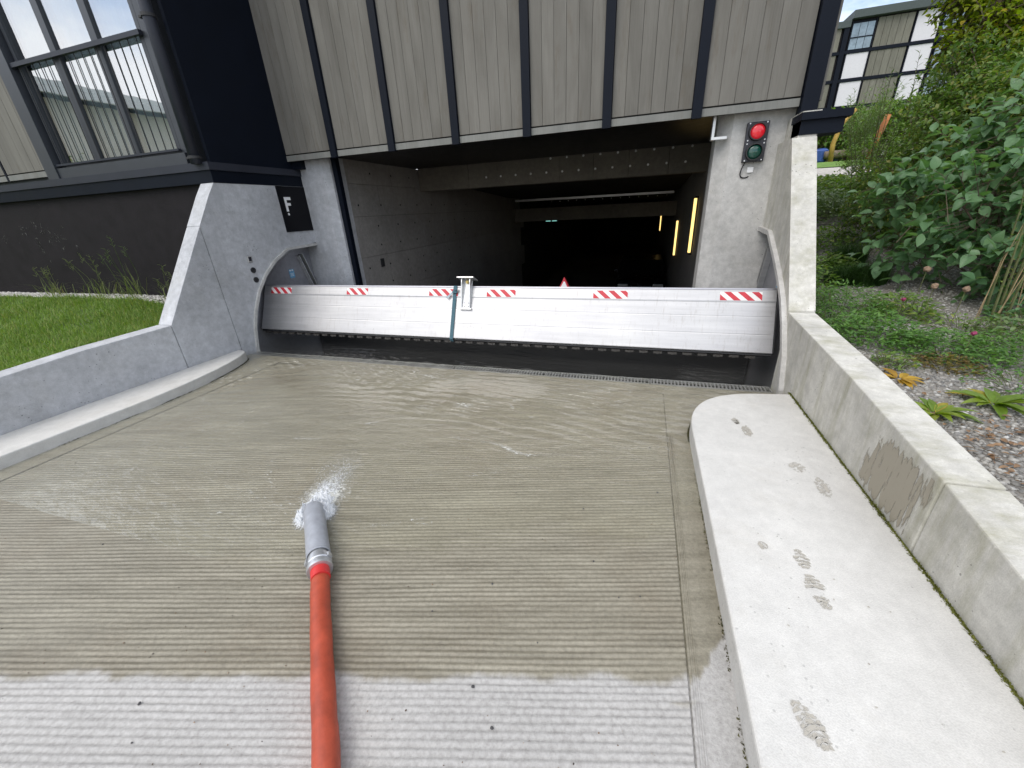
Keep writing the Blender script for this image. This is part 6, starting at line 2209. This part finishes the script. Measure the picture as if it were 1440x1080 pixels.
# ------------------------------------------------------------------ far garden
def post(label, pts, rad, mat):
    t = thing('playground_post', label, 'post', pts[0])
    m_ = MB(); m_.tube(pts, rad, 10); obj('post', m_, mat, t, smooth=True)
    m_ = MB(); m_.lathe((pts[0][0], pts[0][1], pts[0][2] - .02), (0, 0, 1), [(0, .16), (.05, .14), (.06, .06)], 12); obj('foot', m_, M['log'], t)
gz = lambda x, y: float(garden_z(np.array(x), np.array(y)))
post('bent yellow playground post behind the navy ledge', [(6.55, 20.0, gz(6.55, 20)), (6.50, 20.0, 3.3), (6.62, 20.0, 3.9), (6.95, 20.0, 4.35)], [.08, .08, .07, .06], M['yellow_post'])
post('leaning orange playground post among the bushes', [(8.1, 21.0, gz(8.1, 21)), (8.22, 21.0, 3.4), (8.38, 21.0, 4.2)], [.10, .10, .09], M['orange_post'])
t = thing('log_bench', 'weathered log bench lying on the far lawn', 'bench', (7.0, 20.6, gz(7.0, 20.6)))
m_ = MB(); m_.tube([(6.5, 20.6, 2.98), (7.9, 20.8, 3.02)], .14, 10); obj('log', m_, M['log'], t, smooth=True)
for x in (6.7, 7.6):
    m_ = MB(); m_.tube([(x, 20.65, gz(x, 20.65)), (x, 20.65, 2.9)], .10, 8); obj('leg', m_, M['log'], t)
t = thing('playground_barrel', 'small blue plastic barrel behind the right wing', 'barrel', (6.45, 20.9, gz(6.45, 20.9)))
m_ = MB(); m_.lathe((6.45, 20.9, gz(6.45, 20.9)), (0, 0, 1), [(0, .2), (.1, .25), (.45, .25), (.5, .2), (.5, 0)], 16); obj('drum', m_, M['blue'], t)
m_ = MB(); m_.lathe((6.45, 20.9, gz(6.45, 20.9) + .5), (0, 0, 1), [(0.002, .17), (.04, .17), (.04, 0)], 16); obj('lid', m_, M['blue'], t)

# dark trees and hedge under the far building
for i, (lab, x, y, r_, h, mt) in enumerate([('mid green tree before the far building, behind the bent yellow post', 9.5, 27.0, 2.0, 2.6, 'leaf_mid'), ('dark rounded tree behind the orange post', 12.2, 27.5, 2.3, 2.9, 'leaf_dark'),
                                           ('broad dark tree right of the orange post', 15.0, 26.0, 2.6, 3.6, 'leaf_dark')]):
    z = gz(x, y)
    res = shrub('tree', lab, 'tree', (x, y, z), [(x, y, z + h * .55, r_, r_, h * .42), (x + .6 * r_, y, z + h * .7, r_ * .6, r_ * .6, h * .3), (x - .6 * r_, y, z + h * .45, r_ * .7, r_ * .7, h * .3)], 1300, 7, .6, .19, .10, 'oval', M[mt], M['bark'], 8, .06, .4, .4)
    finish(res, 'oval', M[mt], name='crown')

# far apartment building
def far_building():
    Y0 = 55.0
    t = thing('apartment_building', 'far apartment block with white blinds and grey board panels under a flat roof', 'building', (20.0, Y0, 2.6))
    m_ = MB(); m_.box(9.5, 36, Y0 + .15, Y0 + 14, 2.4, 16.35); obj('wall', m_, M['charcoal'], t)
    m_ = MB(); m_.box(9.2, 16.95, Y0 - .2, Y0 + 14.3, 15.8, 16.3); m_.box(16.95, 36.3, Y0 - .45, Y0 + 14.3, 16.36, 16.95); obj('roof', m_, M['far_roof'], t)
    zs = [16.3, 13.9, 11.65, 9.4, 7.1, 4.8]
    band = MB()
    for z in zs[1:]:
        band.box(9.5, 36, Y0 - .06, Y0 + .149, z - .13, z + .13)
    obj('storey_band', band, M['navy'], t)
    cells = [('b', 12.2, 4), ('b', 14.75, 3), ('w', 17.10, 0), ('b', 19.15, 5), ('w', 21.95, 0), ('w', 24.0, 1), ('b', 26.1, 5), ('w', 28.9, 0), ('b', 31.0, 5)]
    hb = 2.0
    bme = box_mesh('board', .515, .10, hb - .09, M['far_wood'])
    for ri in range(5):
        z0, z1 = zs[ri + 1] + .14, zs[ri] - (.05 if ri == 0 else .14)
        for kind, x0, n in cells:
            if kind == 'b':
                for i in range(n):
                    o = piece('board', bme, M['far_wood'], t, (x0 + i * .545, Y0 + .02, z0 + .005))
                    o.scale.z = (z1 - z0 - .02) / (hb - .09)
            else:
                m_ = MB()
                for a, b in ((x0, x0 + .09), (x0 + 1.86, x0 + 1.95)):
                    m_.box(a, b, Y0 - .03, Y0 + .148, z0, z1)
                m_.box(x0 + .05, x0 + 1.9, Y0 + .08, Y0 + .147, z0 + .002, z1 - .002)
                fr = obj('window', m_, M['navy'], t)
                glass = (ri == 0 and n == 0 and x0 < 20) or n == 1
                if glass:
                    for i in range(3):
                        m_ = MB(); m_.box(x0 + .12 + i * .58, x0 + .665 + i * .58, Y0 + .03, Y0 + .06, z0 + .05, z1 - .2)
                        obj('pane', m_, M['far_glass'], fr)
                    m_ = MB(); m_.box(x0 + .091, x0 + 1.859, Y0 - .02, Y0 + .0, z0 + .90, z0 + .98); obj('rail', m_, M['navy'], fr)
                else:
                    m_ = MB(); m_.box(x0 + .095, x0 + 1.855, Y0 + .02, Y0 + .05, z0 + .02, z1 - .01)
                    obj('blind', m_, M['blind'], fr)
    m_ = MB(); m_.box(16.55, 16.95, Y0 - .12, Y0 + .149, 4.0, 16.3); obj('corner_post', m_, M['navy'], t)
M['far_roof'] = simple('far_flat_roof', (0.055, 0.07, 0.07), 0.7)
M['far_glass'] = simple('far_window_glass', (0.22, 0.27, 0.31), 0.08, 0.3, vary=0.25, scale=1.5)
far_building()

# the house across the street, seen mirrored in the window
def opposite_house():
    t = thing('house', 'pale house with grey roof beyond the lawn, mirrored in the window', 'house', (-27, -12, 0.45))
    m_ = MB(); m_.box(-40, -27, -32, 3.0, 0.2, 7.4); obj('wall', m_, M['house_wall'], t)
    m_ = MB(); m_.prism([(-26.2, -33, 7.75), (-40.8, -33, 7.75), (-36, -33, 10.4)], [(-26.2, 4, 7.75), (-40.8, 4, 7.75), (-36, 4, 10.4)]); obj('roof', m_, M['house_roof'], t)
    m_ = MB(); m_.box(-26.2, -26.0, -33, 4, 7.42, 7.70); obj('gutter', m_, M['white'], t)
    for i in range(7):
        y = -30 + i * 4.6
        m_ = MB(); m_.box(-26.99, -26.94, y, y + 1.4, 2.0, 4.2); w = obj('window', m_, M['frame'], t)
        m_ = MB(); m_.box(-26.935, -26.92, y + .08, y + 1.32, 2.08, 4.12); obj('pane', m_, M['far_glass'], w)
opposite_house()
for i, (y, lab) in enumerate([(-4.0, 'bushy shrub before the mirrored pale house, nearest the charcoal wall'), (-8.5, 'bushy shrub before the mirrored pale house, middle of three'), (-13.0, 'bushy shrub before the mirrored pale house, farthest from the charcoal wall')]):
    res = shrub('bush', lab, 'bush', (-23.5, y, .5), [(-23.5, y, 2.6, 1.5, 2.2, 2.2), (-23.4, y + 1.4, 1.8, 1.1, 1.3, 1.6)], 800, 6, .4, .14, .08, 'oval', M['leaf_mid'], M['bark'], 6, .02, .4, .4)
    finish(res, 'oval', M['leaf_mid'])
